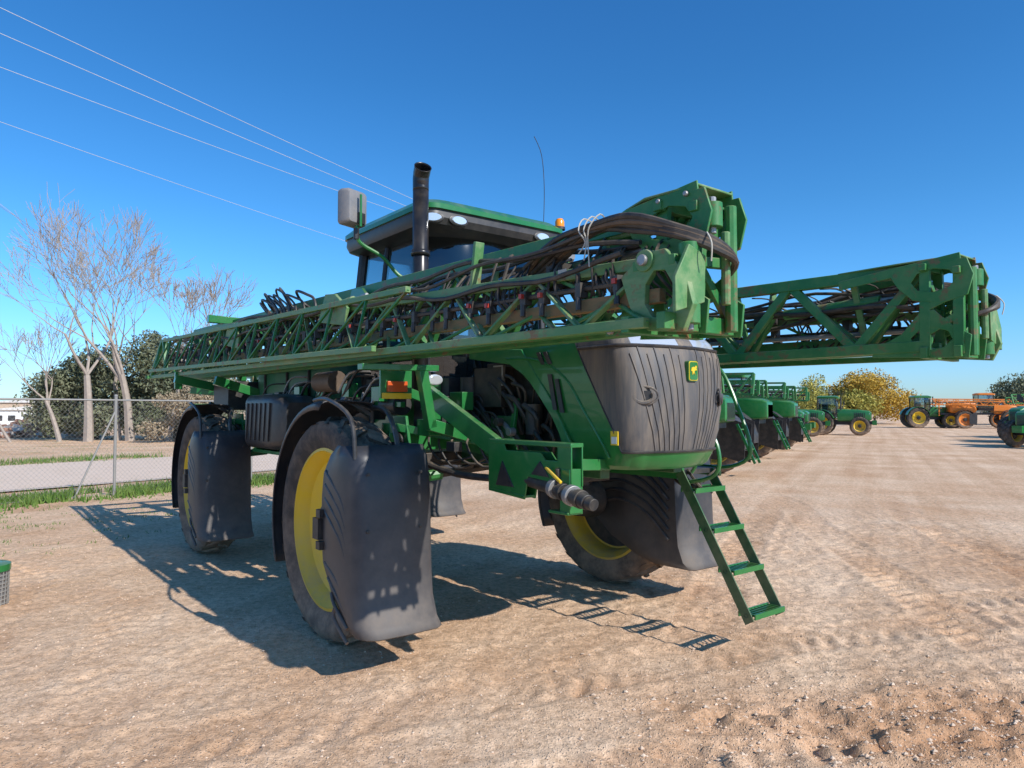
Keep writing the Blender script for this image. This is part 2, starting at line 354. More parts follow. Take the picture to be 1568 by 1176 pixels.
# ------------------------------------------------------------ main sprayer
SP=bpy.data.objects.new('field_sprayer',None); scene.collection.objects.link(SP)
SP.location=(-.15,7.05,0); SP.rotation_euler=(0,0,math.atan2(-.787,.617))
WR=.93; WX=[(0,-1.63),(-4.5,-1.5),(0,1.63),(-4.5,1.5)]
for idx,(wx,wy) in enumerate(WX):
    P=Part('wheel_%d'%(idx+1),[TYRE,YEL,DARK],SP); wheel(P,(wx,wy,WR-.015),WR,.4,.645,1 if wy>0 else -1); P.build()
def fender(idx,wx,wy):
    s=1 if wy>0 else -1
    P=Part('fender_%d'%idx,[FEND],SP)
    lev=[(.34,1.25,.98,.8),(.40,1.18,.88,.55),(.55,1.12,.66,.2),(.75,1.10,.5,-.06),(1.0,1.09,.46,-.12),(1.25,1.08,.47,-.12),(1.42,1.06,.5,-.05),(1.56,1.03,.62,.15),(1.64,.97,.75,.4)]
    rings=[]
    for z,fx,so,si in lev:
        yo=abs(wy)+.40; yi=abs(wy)-.22
        row=[(so,yo-.02),(so+.12,yo),((so+fx)/2,yo+.01),(fx-.08,yo),(fx-.03,yo-.025),(fx-.005,yo-.06),(fx+.01,yo-.1),(fx+.02,(yo+yi)/2),(fx+.01,yi+.06),(fx-.03,yi+.01),((fx+si)/2,yi),(si,yi)]
        rings.append([(wx+x,s*y,z) for x,y in row])
    P.loft(rings,closed=False,caps=False)
    P.build(solid=.014,smooth=50)
    P=Part('fender_ribs_%d'%idx,[FEND,DARK],SP)
    yo=abs(wy)+.402
    for k in range(4):
        z=1.44-k*.1
        P.tube(smooth([(wx+.56,s*(yo-.008),z),(wx+.7,s*(yo+.004),z-.07),(wx+.85,s*(yo+.002),z-.18),(wx+.97,s*(yo-.01),z-.36)]),.015,8)
        P.tube(smooth([(wx+.56+.06*k,s*(yo-.006),z-.68),(wx+.75,s*(yo+.004),z-.75),(wx+.95,s*(yo-.006),z-.88)]),.014,8)
    for k in range(6):
        yi=abs(wy)-.226
        P.tube(smooth([(wx-.02+.03*k,s*yi,1.42-k*.10),(wx+.35,s*yi,1.45-k*.10),(wx+.7,s*yi,1.34-k*.10),(wx+.98,s*yi,1.1-k*.10)]),.018,8)
    P.box((wx+.44,s*(yo),1.0),(.1,.05,.16),1); P.box((wx+.5,s*(yo+.01),1.12),(.07,.04,.06),1); P.box((wx+.5,s*(yo+.01),.88),(.07,.04,.06),1)
    P.tube([(wx+.4,s*yo,1.0),(wx+.1,s*(abs(wy)+.25),1.0)],.022,8,mi=1)
    for z in(.62,1.05,1.45):
        for yy in(.08,.5): P.revolve([(0,.014),(.012,.012),(.014,.001)],(wx+1.1,s*(abs(wy)-.18+yy),z),axis=(1,0,0),n=8,mi=1)
    P.build()
    P=Part('rear_fender_%d'%idx,[FEND,BLACK],SP)
    rings=[]
    for k in range(19):
        a=R(86+k*(205-86)/18); rr=1.03
        row=[(-.25,rr-.06),(-.235,rr-.01),(-.2,rr+.01),(0,rr+.02),(.2,rr+.01),(.235,rr-.01),(.25,rr-.06)]
        rings.append([(wx+q*math.cos(a),wy+y,WR+q*math.sin(a)) for y,q in row])
    P.loft(rings,closed=False,caps=False); P.build(solid=.012)
    P=Part('fender_bracket_%d'%idx,[BLACK],SP)
    yb=wy-s*.26
    P.tube([(wx,yb,1.2),(wx,yb,1.9),(wx+.0,wy,1.98)],.025); P.tube(smooth([(wx+.0,yb,1.92),(wx+.45,yb+s*.1,1.9),(wx+.9,wy,1.74),(wx+.98,wy,1.5)]),.02)
    P.tube(smooth([(wx+.0,wy+s*.26,1.98),(wx+.5,wy+s*.36,1.98),(wx+.92,wy+s*.37,1.84),(wx+1.0,wy+s*.37,1.55)]),.016)
    P.beam((wx-.02,yb,1.85),(wx-.02,wy,2.0),.08,.03); P.build()
for j,(wx,wy) in enumerate(WX): fender(j+1,wx,wy)

P=Part('chassis',[GREEN,DARK,GREEND],SP)
for s in(-1,1):
    P.beam((1.9,s*.42,1.5),(-6.2,s*.42,1.55),.1,.22,2)
for x in(1.7,.3,-1,-2.5,-4.2,-5.8): P.beam((x,-.42,1.52),(x,.42,1.52),.12,.14,2)
for wx,n_ in((0,1),(-4.5,1)):
    P.beam((wx,-1.25,1.62),(wx,1.25,1.62),.2,.16,0)
    P.beam((wx,-.9,1.45),(wx,.9,1.45),.14,.12,1)
    for s in(-1,1):
        P.tube([(wx,s*1.18,1.78),(wx,s*1.18,1.0)],.075,12,mi=0)
        P.tube([(wx,s*1.18,1.35),(wx,s*1.18,.8)],.1,12,mi=1)
        P.revolve([(-.22,.001),(-.22,.16),(0,.2),(.1,.2),(.1,.001)],(wx,s*1.24,WR),axis=(0,s,0),n=20,mi=1)
        P.beam((wx+.1,s*1.18,1.75),(wx+.75,s*.5,1.6),.07,.07,0)
        P.beam((wx-.1,s*1.18,1.75),(wx-.75,s*.5,1.6),.07,.07,0)
        P.prism([(-.25,1.55),(.25,1.55),(.18,1.85),(-.18,1.85)],(wx,s*1.12,0),(1,0,0),(0,0,1),.03,0)
        P.tube(smooth([(wx+.12,s*1.2,1.7),(wx+.2,s*.8,1.35),(wx+.3,s*.5,1.4)]),.03,8,mi=1)
        P.tube([(wx+.2,s*1.15,1.3),(wx+.3,s*.3,1.38)],.035,10,mi=1); P.tube([(wx+.2,s*1.15,1.3),(wx+.24,s*.8,1.33)],.05,10,mi=0)
P.box((.95,0,1.35),(.5,.7,.14),1); P.tube([(.6,0,1.35),(-4.5,0,1.4)],.05,10,mi=1)
P.build(bevel=.006)

def hood():
    P=Part('hood',[GREEN,GRILLE,LENS],SP)
    lv=[(1.47,2.26,.47,1.72),(1.5,2.29,.50,1.70),(1.6,2.33,.53,1.66),(1.75,2.36,.55,1.57),(1.9,2.375,.56,1.46),(2.05,2.375,.565,1.30),(2.2,2.36,.57,1.1),(2.3,2.34,.57,.9),(2.36,2.32,.565,.4),(2.42,2.28,.56,.35),(2.46,2.24,.545,.35),(2.5,2.16,.51,.35),(2.525,2.06,.46,.35),(2.54,1.95,.38,.35)]
    n1,n2=14,56; rows=[]
    for z,xn,w,xr in lv:
        xb=2.2-.42*(z-1.6)/.73 if z>1.6 else 2.2
        xb=min(max(xb,xr+.1),xn-.17)
        dense=[]
        r=.17; xc=xn-r-.07
        dense.append((xr,-w))
        for k in range(40): dense.append((xr+(xc-xr)*(k+1)/40,-w))
        for k in range(1,13):
            a=R(90*k/12); dense.append((xc+r*math.sin(a),-w+r*(1-math.cos(a))))
        w2=w-r
        for k in range(1,21):
            y=-w2+w2*k/20; dense.append((xc+r+.07*(1-(y/w2)**2),y))
        half=np.array(dense)
        seg=np.hypot(*np.diff(half,axis=0).T); S=np.concatenate([[0],np.cumsum(seg)])
        sb=xb-xr
        ss=np.concatenate([np.linspace(0,sb,n1+1)[:-1],np.linspace(sb,S[-1],n2//2+1)])
        px=np.interp(ss,S,half[:,0]);py=np.interp(ss,S,half[:,1])
        row=[(px[i],py[i],z) for i in range(len(ss))]+[(px[i],-py[i],z) for i in range(len(ss)-2,-1,-1)]
        rows.append(row)
    k=len(rows[0]);vs=[p for r in rows for p in r];fs=[];mi=[]
    for i in range(len(rows)-1):
        for j in range(k-1):
            fs.append((i*k+j,i*k+j+1,(i+1)*k+j+1,(i+1)*k+j))
            zc=(lv[i][0]+lv[i+1][0])/2
            g=n1<=j<k-1-n1; yc=abs(rows[i][j][1]); xx=rows[i][j][0]
            if g and 1.6<zc<2.46:
                mi.append(2 if (zc>2.36 and .1<yc<.5 and xx>2.02) else 1)
            else: mi.append(0)
    o=(len(rows)-1)*k
    for j in range(k//2):
        fs.append((o+j,o+j+1,o+k-2-j,o+k-1-j)); mi.append(0)
    P.add(vs,fs,mi); P.build(smooth=28)
    P=Part('grille_slats',[GRILLE,BLACK],SP)
    for j in range(n1+13,k-n1-13,2):
        if abs(rows[4][j][1])<.07: continue
        pts=[]
        for i in range(2,9):
            x,y,z=rows[i][j]; nn=Vector((x-1.7,y*1.3,0)).normalized()*.002
            pts.append((x+nn.x,y+nn.y,z))
        P.tube(pts[:6] if (j//2)%2 else pts[:7],.006,4)
    for i_,rr in((2,.01),(8,.012)):
        P.tube([(p[0]*1.002,p[1]*1.008,p[2]) for p in rows[i_][n1:k-n1]],rr,6,mi=1)
    for jj in(n1,k-n1-1):
        P.tube([(rows[i][jj][0],rows[i][jj][1]*1.003,rows[i][jj][2]) for i in range(2,10)],.006,6,mi=1)
    for sg in(-1,1):
        c=Vector((2.285,sg*.43,2.0)); ax=Vector((.75,sg*.66,0)).normalized(); u=Vector((-ax.y,ax.x,0)); w=Vector((0,0,1))
        P.tube([c+ax*.02+(u*math.cos(t)+w*math.sin(t)*.7)*.07 for t in np.linspace(math.pi*.85,math.pi*2.15,15)],.014,6)
        P.tube([c+ax*.008+(u*math.cos(t)*1.3+w*(.02+math.sin(t)*.8))*.08 for t in np.linspace(0,2*math.pi,25)],.008,6,mi=0)
        P.box(c+ax*.005,(.02,.11,.07),1,rz=math.atan2(ax.y,ax.x))
    P.build()
    P=Part('hood_details',[GREEN,YEL,BLACK,WHITE],SP)
    P.loft([[(x_,y_,z_) for (y_,z_,x_) in rrect(-.055,.055,2.11,2.26,.02,xx)] for xx in(2.35,2.385)],0)
    P.loft([[(x_,y_,z_) for (y_,z_,x_) in rrect(-.05,.05,2.115,2.255,.018,xx)] for xx in(2.383,2.389)],1)
    P.loft([[(x_,y_,z_) for (y_,z_,x_) in rrect(-.045,.045,2.12,2.25,.016,xx)] for xx in(2.387,2.392)],0)
    lg=[(-.03,.02),(-.01,.03),(.005,.025),(.02,.04),(.03,.03),(.024,.02),(.03,.005),(.015,.005),(.0,-.005),(.012,-.03),(-.004,-.012),(-.02,-.03),(-.02,-.005),(-.034,.0)]
    P.prism(lg,(2.394,0,2.185),(0,1,0),(0,0,1),.004,1)
    for x0,z0,z1 in((1.50,1.9,2.18),(1.58,1.88,2.14),(1.36,2.26,2.36),(1.44,2.26,2.36)):
        for s in(-1,1): P.prism([(0,0),(.045,0),(-.02,z1-z0),(-.065,z1-z0)],(x0,s*.578,z0),(1,0,0),(0,0,1),.01,2)
    P.box((2.12,-.548,1.7),(.07,.008,.1),1); P.box((2.12,-.552,1.685),(.05,.006,.05),3)
    P.build()
    P=Part('side_panel_trim',[GREEN],SP)
    for s in(-1,1):
        P.tube(smooth([(.9,s*.569,2.33),(1.3,s*.571,2.3),(1.62,s*.567,2.15),(1.82,s*.56,1.9),(1.98,s*.545,1.68),(2.05,s*.53,1.55)]),.013,6)
        P.prism([(.35,2.36),(.95,2.28),(1.15,2.18),(1.35,1.98),(1.48,1.84),(1.56,1.72),(1.66,1.5),(1.72,1.5),(1.72,1.6),(1.5,1.95),(1.2,2.28),(1.1,2.4),(.35,2.46)],(0,s*.562,0),(1,0,0),(0,0,1),.03)
    P.build(bevel=.008)
hood()
P=Part('engine_bay',[DARK,BLACK,GREEND,STEEL,GREEN],SP)
P.box((.95,0,1.95),(1.2,.75,.75),1); P.box((.55,-.42,2.1),(.4,.2,.35),0); P.box((.75,-.44,1.75),(.3,.15,.2),2)
for k in range(26):
    x=.1+random.random()*1.2; z=1.6+random.random()*.6
    P.tube(smooth([(x,-.4,z),(x+.1,-.5-.05*random.random(),z+.05),(x+.25,-.52,z-.12*random.random()),(x+.4*random.random(),-.42,z-.3)]),.008+.018*random.random(),8,mi=random.choice([0,1,1,3,4] if k%3==0 else [0,1]))
P.tube([(.25,-.5,2.2),(.25,-.5,1.75)],.09,16,mi=1); P.tube([(1.15,-.48,1.95),(1.15,-.48,1.7)],.07,16,mi=0)
P.tube([(.5,-.62,1.75),(.1,-.62,1.72),(-.3,-.6,1.72)],.1,16,mi=0)
P.box((.0,-.2,1.85),(.5,1.2,.35),1)
P.box((.7,-.5,2.2),(.14,.03,.18),3); P.box((.35,-.66,1.98),(.2,.12,.16),4); P.beam((.2,-.6,1.6),(1.1,-.6,1.5),.05,.08,4); P.beam((.9,-.55,1.5),(.95,-.5,2.0),.03,.05,4)
for k in range(5): P.revolve([(0,.035),(.06,.035),(.06,.001)],(.3+.17*k,-.56,1.72+.08*(k%2)),axis=(0,-1,0),n=12,mi=(3,0,4,0,3)[k])
P.build(bevel=.008)

P=Part('cab_glass',[GLASS],SP)
gl=[(2.15,.0,.66),(2.7,.04,.74),(3.2,.0,.75),(3.6,-.08,.70)]
rings=[]
for z,xf,w in gl:
    r_=[]
    for t in np.linspace(-1,1,11): r_.append((xf-.22*t*t,w*t,z))
    r_+= [(-1.5,w,z),(-1.5,-w,z)]
    rings.append(r_)
P.loft(rings,caps=False); P.build(smooth=50)
P=Part('cab_frame',[BLACK,GREEN],SP)
for s in(-1,1):
    P.tube([(-.22,s*.66,2.1),(-.18,s*.745,2.7),(-.22,s*.755,3.2),(-.31,s*.71,3.62)],.04,8)
    P.tube([(-1.5,s*.66,2.1),(-1.5,s*.745,2.7),(-1.5,s*.755,3.2),(-1.5,s*.71,3.62)],.055,8)
    P.tube([(-.95,s*.67,2.1),(-.95,s*.75,2.7),(-.95,s*.76,3.2),(-.95,s*.715,3.62)],.025,8)
    P.beam((-.22,s*.67,2.18),(-1.5,s*.67,2.18),.06,.1)
P.loft([rrect(-1.55,-.12,-.68,.68,.1,1.75),rrect(-1.55,-.08,-.7,.7,.1,2.2)],1)
P.tube([(.06,.1,2.75),(.0,-.35,3.1)],.008,5); P.tube([(.0,-.1,2.95),(-.05,-.45,3.3)],.01,5)
P.box((-.05,0,2.1),(.2,1.2,.2),0)
P.build()
P=Part('cab_interior',[BLACK,DARK],SP)
P.loft([rrect(-1.15,-.65,-.27,.27,.08,2.55),rrect(-1.17,-.63,-.29,.29,.08,2.7)]); P.box((-1.15,0,3.0),(.14,.5,.62),0,ry=R(-8)); P.box((-1.22,0,3.38),(.1,.28,.16))
P.box((-.9,0,2.35),(.3,.3,.4),1); P.box((-.85,-.4,2.75),(.4,.12,.1)); P.tube([(-.3,0,2.3),(-.45,0,2.85)],.03)
P.tube([(-.45+.18*math.cos(t)*.5,.18*math.sin(t),2.87+.18*math.cos(t)*.6) for t in np.linspace(0,6.28,17)],.014,6)
P.build(bevel=.02)
P=Part('cab_roof',[BLACK,GREEN,DARK],SP)
P.loft([rrect(-1.6,-.05,-.74,.74,.13,3.59),rrect(-1.7,.05,-.845,.845,.14,3.64),rrect(-1.72,.08,-.87,.87,.14,3.70),rrect(-1.71,.07,-.865,.865,.14,3.79)],0)
P.loft([rrect(-1.74,.10,-.885,.885,.16,3.775),rrect(-1.74,.10,-.885,.885,.16,3.82),rrect(-1.68,.02,-.83,.83,.2,3.88),rrect(-1.5,-.2,-.66,.66,.24,3.915),rrect(-1.2,-.5,-.4,.4,.2,3.935)],1)
P.box((-.75,.2,3.94),(.35,.3,.05),1)
P.build(smooth=30)
P=Part('cab_lights',[WHITE,LENS,AMBER,BLACK],SP)
for yy in(-.78,-.52,.52,.78):
    a=-.5 if yy<-.7 else (.5 if yy>.7 else 0); x0=.04 if abs(yy)>.7 else .08
    ax=Vector((math.cos(a),math.sin(a),0)); cc=Vector((x0,yy,3.69))
    u=Vector((-ax.y,ax.x,0))
    for mi_,k_ in((3,1.25),(1,1)):
        rg=[]
        for d_,sc in((-.05,1.),(.02 if mi_==1 else .012,1.),(.03 if mi_==1 else .015,.9)): rg.append([cc+ax*d_+u*math.cos(t)*.085*sc*k_+Vector((0,0,1))*math.sin(t)*.04*sc*k_ for t in np.linspace(0,2*math.pi,20,endpoint=False)])
        P.loft(rg,mi_)
P.revolve([(0,.06),(.03,.06),(.03,.045)],(-.02,.86,3.84),axis=(0,0,1),n=20,mi=3)
P.revolve([(.03,.05),(.09,.05),(.12,.035),(.13,.001)],(-.02,.86,3.84),axis=(0,0,1),n=20,mi=2)
P.build()
P=Part('antenna',[HOSE],SP)
P.tube(smooth([(-.1,.7,3.9),(-.1,.71,4.3),(-.12,.69,4.65),(-.16,.62,4.85)]),.004,5); P.build()
P=Part('exhaust_stack',[paint('stack_black',(.012,.012,.014),.3,.1)],SP)
P.revolve([(2.0,.07),(3.98,.07)],(.08,-.93,0),axis=(0,0,1),n=24)
P.tube(smooth([(.08,-.93,3.9),(.08,-.93,4.0),(.1,-.935,4.05),(.15,-.95,4.1)]),[.071]*4+[.072]*4+[.074]*4+[.078],24,cap=False)
P.revolve([(0,.085),(.05,.085)],(.08,-.93,3.3),axis=(0,0,1),n=24)
P.beam((.0,-.9,2.6),(-.2,-.72,2.6),.04,.08); P.build(solid=.005)
P=Part('side_mirror',[GREEN,MIRG,BLACK],SP)
P.tube(smooth([(-.3,-.76,3.12),(-.38,-.9,3.2),(-.42,-1.05,3.36),(-.45,-1.25,3.46),(-.45,-1.3,3.54),(-.45,-1.31,3.8)]),.018,8)
P.tube([(-.45,-1.31,3.5),(-.45,-1.31,3.6)],.028,8,mi=2); P.tube([(-.36,-1.31,3.6),(-.36,-1.31,3.9)],.012,8,mi=0)
M_=Matrix.Rotation(R(20),3,'Z')
rg=[]
for dx,sc in((-.09,.96),(-.06,1.0),(.02,.96),(.045,.86),(.05,.7)):
    rg.append([Vector((-.45,-1.33,3.79))+M_@Vector((dx,y_*sc,z_*sc)) for (y_,z_,_) in rrect(-.13,.13,-.17,.17,.035,0)])
P.loft(rg,1); P.box(Vector((-.45,-1.33,3.79))+M_@Vector((.055,.03,-.1)),(.03,.08,.1),2,rz=R(20))
P.tube([(-.3,.76,3.12),(-.38,.9,3.2),(-.45,1.25,3.46),(-.45,1.31,3.8)],.018,8)
P.loft([[Vector((-.45,1.33,3.79))+Vector((dx,y_*sc,z_*sc)) for (y_,z_,_) in rrect(-.13,.13,-.165,.165,.04,0)] for dx,sc in((-.09,.96),(-.06,1.0),(.02,.96),(.06,.8))],1)
P.build()

P=Part('solution_tank',[TEAL,BLACK],SP)
rings=[]
for x,k in((-1.85,.8),(-1.95,.95),(-2.2,1),(-4.1,1),(-4.35,.95),(-4.45,.8)):
    rings.append([(x,y*k,2.3+(z-2.3)*k) for y,z,_ in rrect(-.95,.95,1.75,2.75,.3,0)])
P.loft(rings); P.revolve([(0,.22),(.06,.22),(.08,.001)],(-3,0,2.74),axis=(0,0,1),n=24,mi=1)
for x in(-2.4,-3.1,-3.9): P.tube([(x,-.96,1.8),(x,-.965,2.5),(x,-.85,2.72),(x,-.5,2.77)],.02,6,mi=1)
P.build()
P=Part('side_storage_covers',[BLACK,GREEN,DARK,BROWN,WHITE,STEEL],SP)
for s in(-1,1):
    rg=[]
    for x,k in((-3.2,.8),(-3.1,1),(-2.3,1),(-2.05,.9),(-1.95,.7)):
        rg.append([(x,s*(1.22+y*k),1.75+z*k) for y,z,_ in rrect(-.25,.25,-.3,.33,.1,0)])
    P.loft(rg)
    for k in range(6): P.beam((-3.05+k*.15,s*1.465,1.55),(-3.0+k*.15,s*1.465,1.98),.04,.03)
    P.beam((-1.7,s*1.0,1.75),(-.1,s*1.0,1.75),.06,.12,1); P.beam((-3.2,s*1.2,1.41),(-1.2,s*1.2,1.41),.3,.04,1)
    for x in(-3.1,-1.3): P.beam((x,s*.5,1.5),(x,s*1.35,1.42),.06,.06,1)
    P.tube([(-1.5,s*1.0,1.9),(-.6,s*1.0,1.9)],.13,16,mi=2)
    P.tube([(-.5,s*.95,1.95),(-.2,s*.95,1.95)],.1,16,mi=0)
    P.tube([(-1.75,s*1.1,2.2),(-1.3,s*1.1,2.2)],.11,16,mi=3)
    P.box((-4.9,s*1.0,2.1),(.7,.5,.4),2)
    rq=random.Random(5)
    for k in range(22):
        x0=-.2-rq.random()*3.6; z0=2.0+rq.random()*.3
        P.tube(smooth([(x0,s*.95,z0),(x0-.15,s*1.1,z0-.1*rq.random()),(x0-.35,s*1.12,z0-.2),(x0-.6,s*1.0,z0-.15)]),.01+.008*rq.random(),7,mi=rq.choice([0,0,2,5]))
    for k in range(5): P.box((-.4-k*.65,s*1.08,2.05+.05*(k%2)),(.16,.1,.14),rq.choice([1,0,1]))
    P.beam((-.1,s*1.0,1.95),(-3.9,s*1.05,2.05),.05,.05,1)
P.build(bevel=.008)
P=Part('rear_mast',[GREENB,GREEN,DARK],SP)
for s in(-1,1):
    P.beam((-5.6,s*.5,1.5),(-5.8,s*.5,3.1),.12,.12); P.beam((-5.0,s*.45,2.4),(-6.3,s*.5,2.5),.1,.14,1); P.beam((-5.0,s*.45,1.9),(-6.3,s*.5,2.0),.1,.14,1)
    P.beam((-6.35,s*.5,1.9),(-6.35,s*.5,3.1),.1,.1)
    P.beam((-4.3,s*1.15,2.3),(-4.3,s*1.15,3.15),.1,.1,1); P.beam((-4.3,s*.5,2.0),(-4.3,s*1.5,2.3),.1,.12,1)
    P.beam((-4.3,s*.9,3.1),(-4.3,s*1.6,3.12),.1,.1,1); P.beam((-5.4,s*1.0,2.2),(-5.4,s*1.75,2.35),.1,.12,1); P.beam((-5.4,s*1.7,2.2),(-5.4,s*1.7,2.45),.1,.05,1)
    P.beam((-5.2,s*.5,2.1),(-5.9,s*1.4,2.2),.08,.1,1)
for z in(1.95,2.5,3.08): P.beam((-6.35,-1.3,z),(-6.35,1.3,z),.1,.1)
P.beam((-5.8,-.5,3.08),(-5.8,.5,3.08),.1,.1)
P.build(bevel=.006)

def zig(P,A0,A1,B0,B1,n,w,h,mi,up=(0,1,0),verts=False):
    A0,A1,B0,B1=map(Vector,(A0,A1,B0,B1))
    for k in range(n):
        t=k/n;t2=(k+1)/n;tm=(k+.5)/n
        P.beam(A0.lerp(A1,t),B0.lerp(B1,tm),w,h,mi,up); P.beam(B0.lerp(B1,tm),A0.lerp(A1,t2),w,h,mi,up)
        if verts: P.beam(A0.lerp(A1,t),B0.lerp(B1,t),w,h,mi,up)
def ngon(cx,cz,rx,rz,k,a0=0): return [(cx+rx*math.cos(a0+2*math.pi*i/k),cz+rz*math.sin(a0+2*math.pi*i/k)) for i in range(k)]
def boom(s,nm,ox,oy):
    Q=lambda x,y,z:(x+ox,s*(y+oy),z)
    P=Part(nm+'_inner_section',[GREENB,GREENF,DARK],SP)
    T0,T1=Q(3.35,1.2,2.93),Q(-6.2,1.2,3.12); B0,B1=Q(3.4,1.14,2.36),Q(-6.2,1.14,2.4); C0,C1=Q(3.4,1.34,2.36),Q(-6.2,1.34,2.4)
    P.beam(T0,T1,.08,.09,0)
    P.beam(B0,B1,.07,.08,0); P.beam(C0,C1,.06,.07,0)
    zig(P,Vector(T0),T1,B0,B1,9,.07,.05,0,verts=False); zig(P,T0,T1,C0,C1,9,.035,.06,0)
    zig(P,B0,B1,C0,C1,14,.03,.02,0,up=(0,0,1))
    for k in range(9):
        t=(k+.5)/9; p=Vector(T0).lerp(Vector(T1),t); q=Vector(C0).lerp(Vector(C1),t); P.beam(p,q,.05,.03,1,up=(0,1,0))
    P.build(bevel=.005)
    P=Part(nm+'_outer_section',[GREENB,GREENF,RUST,DARK],SP)
    U0,U1=Q(3.42,1.5,2.62),Q(-4.5,1.5,3.0)
    L0,L1=Q(3.5,1.64,2.31),Q(-7.2,1.64,2.44); M0,M1=Q(3.5,1.52,2.45),Q(-7.0,1.45,2.60)
    P.beam(U0,U1,.065,.06,1); P.beam(L0,L1,.045,.05,1 if s<0 else 0); P.beam(M0,M1,.05,.07,2 if s<0 else 0)
    P.beam(Q(.9,1.72,2.36),Q(-6.9,1.72,2.53),.04,.045,1); P.beam(Q(1.2,1.6,2.78),Q(-6.7,1.6,3.0),.045,.045,1)
    UA=U0; UB=U1; LB=Vector(L0).lerp(Vector(L1),.74); MB=Vector(M0).lerp(Vector(M1),.76)
    zig(P,UA,UB,L0,LB,9,.018,.04,1); zig(P,UA,UB,M0,MB,11,.022,.03,0)
    zig(P,L0,L1,M0,M1,17,.025,.018,0,up=(0,0,1))
    zig(P,Q(1.2,1.6,2.78),Q(-6.7,1.6,3.0),Q(.9,1.72,2.36),Q(-6.9,1.72,2.53),12,.018,.024,0)
    P.beam(Q(1.9,1.5,2.7),Q(1.95,1.5,3.0),.03,.07,1,up=(0,1,0))
    P.beam(Q(-7.2,1.64,2.44),Q(-6.6,1.6,3.0),.05,.05,0); P.beam(Q(-7.0,1.45,2.58),Q(-6.6,1.55,3.0),.05,.05,0)
    P.beam(Q(-6.3,1.6,2.45),Q(-6.5,1.6,3.0),.05,.05,0); P.beam(Q(-7.2,1.3,2.46),Q(-7.2,1.72,2.44),.05,.05,0)
    P.build(bevel=.004)
    P=Part(nm+'_hinge_frame',[GREENB,GREENF,DARK,STEEL],SP)
    for x,za in((3.38,2.93),(3.6,2.88)):
        P.beam(Q(x,1.12,2.29),Q(x,1.14,za),.035,.07,0,up=(1,0,0)); P.beam(Q(x,1.40,2.29),Q(x,1.36,za),.035,.07,0,up=(1,0,0))
        P.beam(Q(x,1.08,za),Q(x,1.42,za),.05,.05,0); P.beam(Q(x,1.08,2.31),Q(x,1.66,2.31),.05,.08,0); P.beam(Q(x,1.14,2.63),Q(x,1.58,2.6),.04,.05,0)
        P.beam(Q(x,1.15,2.35),Q(x,1.37,2.6),.025,.045,0); P.beam(Q(x,1.37,2.66),Q(x,1.15,za-.04),.025,.045,0)
    for y in(1.12,1.40):
        P.beam(Q(2.75,y,2.88),Q(3.62,y,2.97),.012,.07,0)
        P.holed([(3.2,2.96),(3.66,2.96),(3.70,2.84),(3.66,2.70),(3.5,2.66),(3.3,2.7),(3.2,2.8),(3.15,2.88)],ngon(3.44,2.83,.15,.085,8,math.pi*.75),Q(0,y,0),(1,0,0),(0,0,1),.014,0)
        P.holed([(3.0,2.3),(3.66,2.26),(3.68,2.42),(3.56,2.5),(3.44,2.62),(3.34,2.6),(3.22,2.46),(3.02,2.36)],ngon(3.42,2.41,.14,.08,8,math.pi*1.2),Q(0,y,0),(1,0,0),(0,0,1),.014,0)
        for z0,z1 in((2.44,2.58),(2.62,2.74)): P.beam(Q(3.36,y,z0),Q(3.62,y,z1),.012,.05,0)
    P.prism([(2.72,1.16),(3.2,1.12),(3.62,1.12),(3.62,1.4),(3.3,1.42),(3.1,1.34)],Q(0,0,2.985),(1,0,0),(0,s,0),.012,1)
    P.holed([(3.28,2.56),(3.42,2.66),(3.56,2.66),(3.68,2.52),(3.72,2.38),(3.66,2.26),(3.45,2.28),(3.34,2.4)],ngon(3.52,2.45,.09,.12,8,math.pi*.85),Q(0,1.56,0),(1,0,0),(0,0,1),.035,1)
    P.prism([(1.45,2.4),(1.66,2.34),(1.66,2.5),(1.56,2.66),(1.44,2.62)],Q(3.68,0,0),(0,s,0),(0,0,1),.02,1)
    for z in(2.36,2.62,2.84):
        yy=1.5 if z<2.8 else 1.32
        P.revolve([(-.06,.001),(-.06,.05),(.06,.05),(.06,.001)],Q(3.64,yy,z),axis=(0,0,1),n=14,mi=0)
        P.revolve([(-.09,.001),(-.09,.02),(.09,.02),(.09,.001)],Q(3.64,yy,z),axis=(0,0,1),n=10,mi=3)
    P.tube([Q(3.66,1.2,2.28),Q(3.66,1.2,2.9)],.03,10,mi=0); P.tube([Q(3.7,1.3,2.4),Q(3.7,1.3,2.75)],.022,10,mi=1)
    P.revolve([(-.03,.001),(-.03,.055),(.03,.055),(.03,.001)],Q(3.44,1.56,2.62),axis=(0,1,0),n=16,mi=1)
    P.revolve([(-.05,.001),(-.05,.028),(.05,.028),(.05,.001)],Q(3.44,1.56,2.62),axis=(0,1,0),n=12,mi=3)
    P.tube([Q(2.2,1.26,2.72),Q(3.0,1.28,2.75)],.045,12,mi=0); P.tube([Q(3.0,1.28,2.75),Q(3.5,1.3,2.77)],.022,10,mi=3)
    rr=random.Random(11)
    for k in range(14): 
        P.revolve([(0,.016),(.014,.014),(.016,.001)],Q(3.0+rr.random()*.65,1.41,2.3+rr.choice([.02,.05,.62,.65,.3])),axis=(0,s,0),n=6,mi=3)
    P.build(bevel=.004)
    P=Part(nm+'_hoses',[HOSE,BROWN,RED,TAPE,DARK,STEEL],SP)
    rr=random.Random(3+s)
    P.tube([Q(3.3,1.54,2.54),Q(0,1.55,2.62),Q(-3,1.54,2.7),Q(-6.8,1.52,2.74)],.016,6)
    P.tube([Q(3.3,1.35,2.5),Q(0,1.35,2.56),Q(-6.8,1.35,2.66)],.02,6,mi=5)
    x=3.2
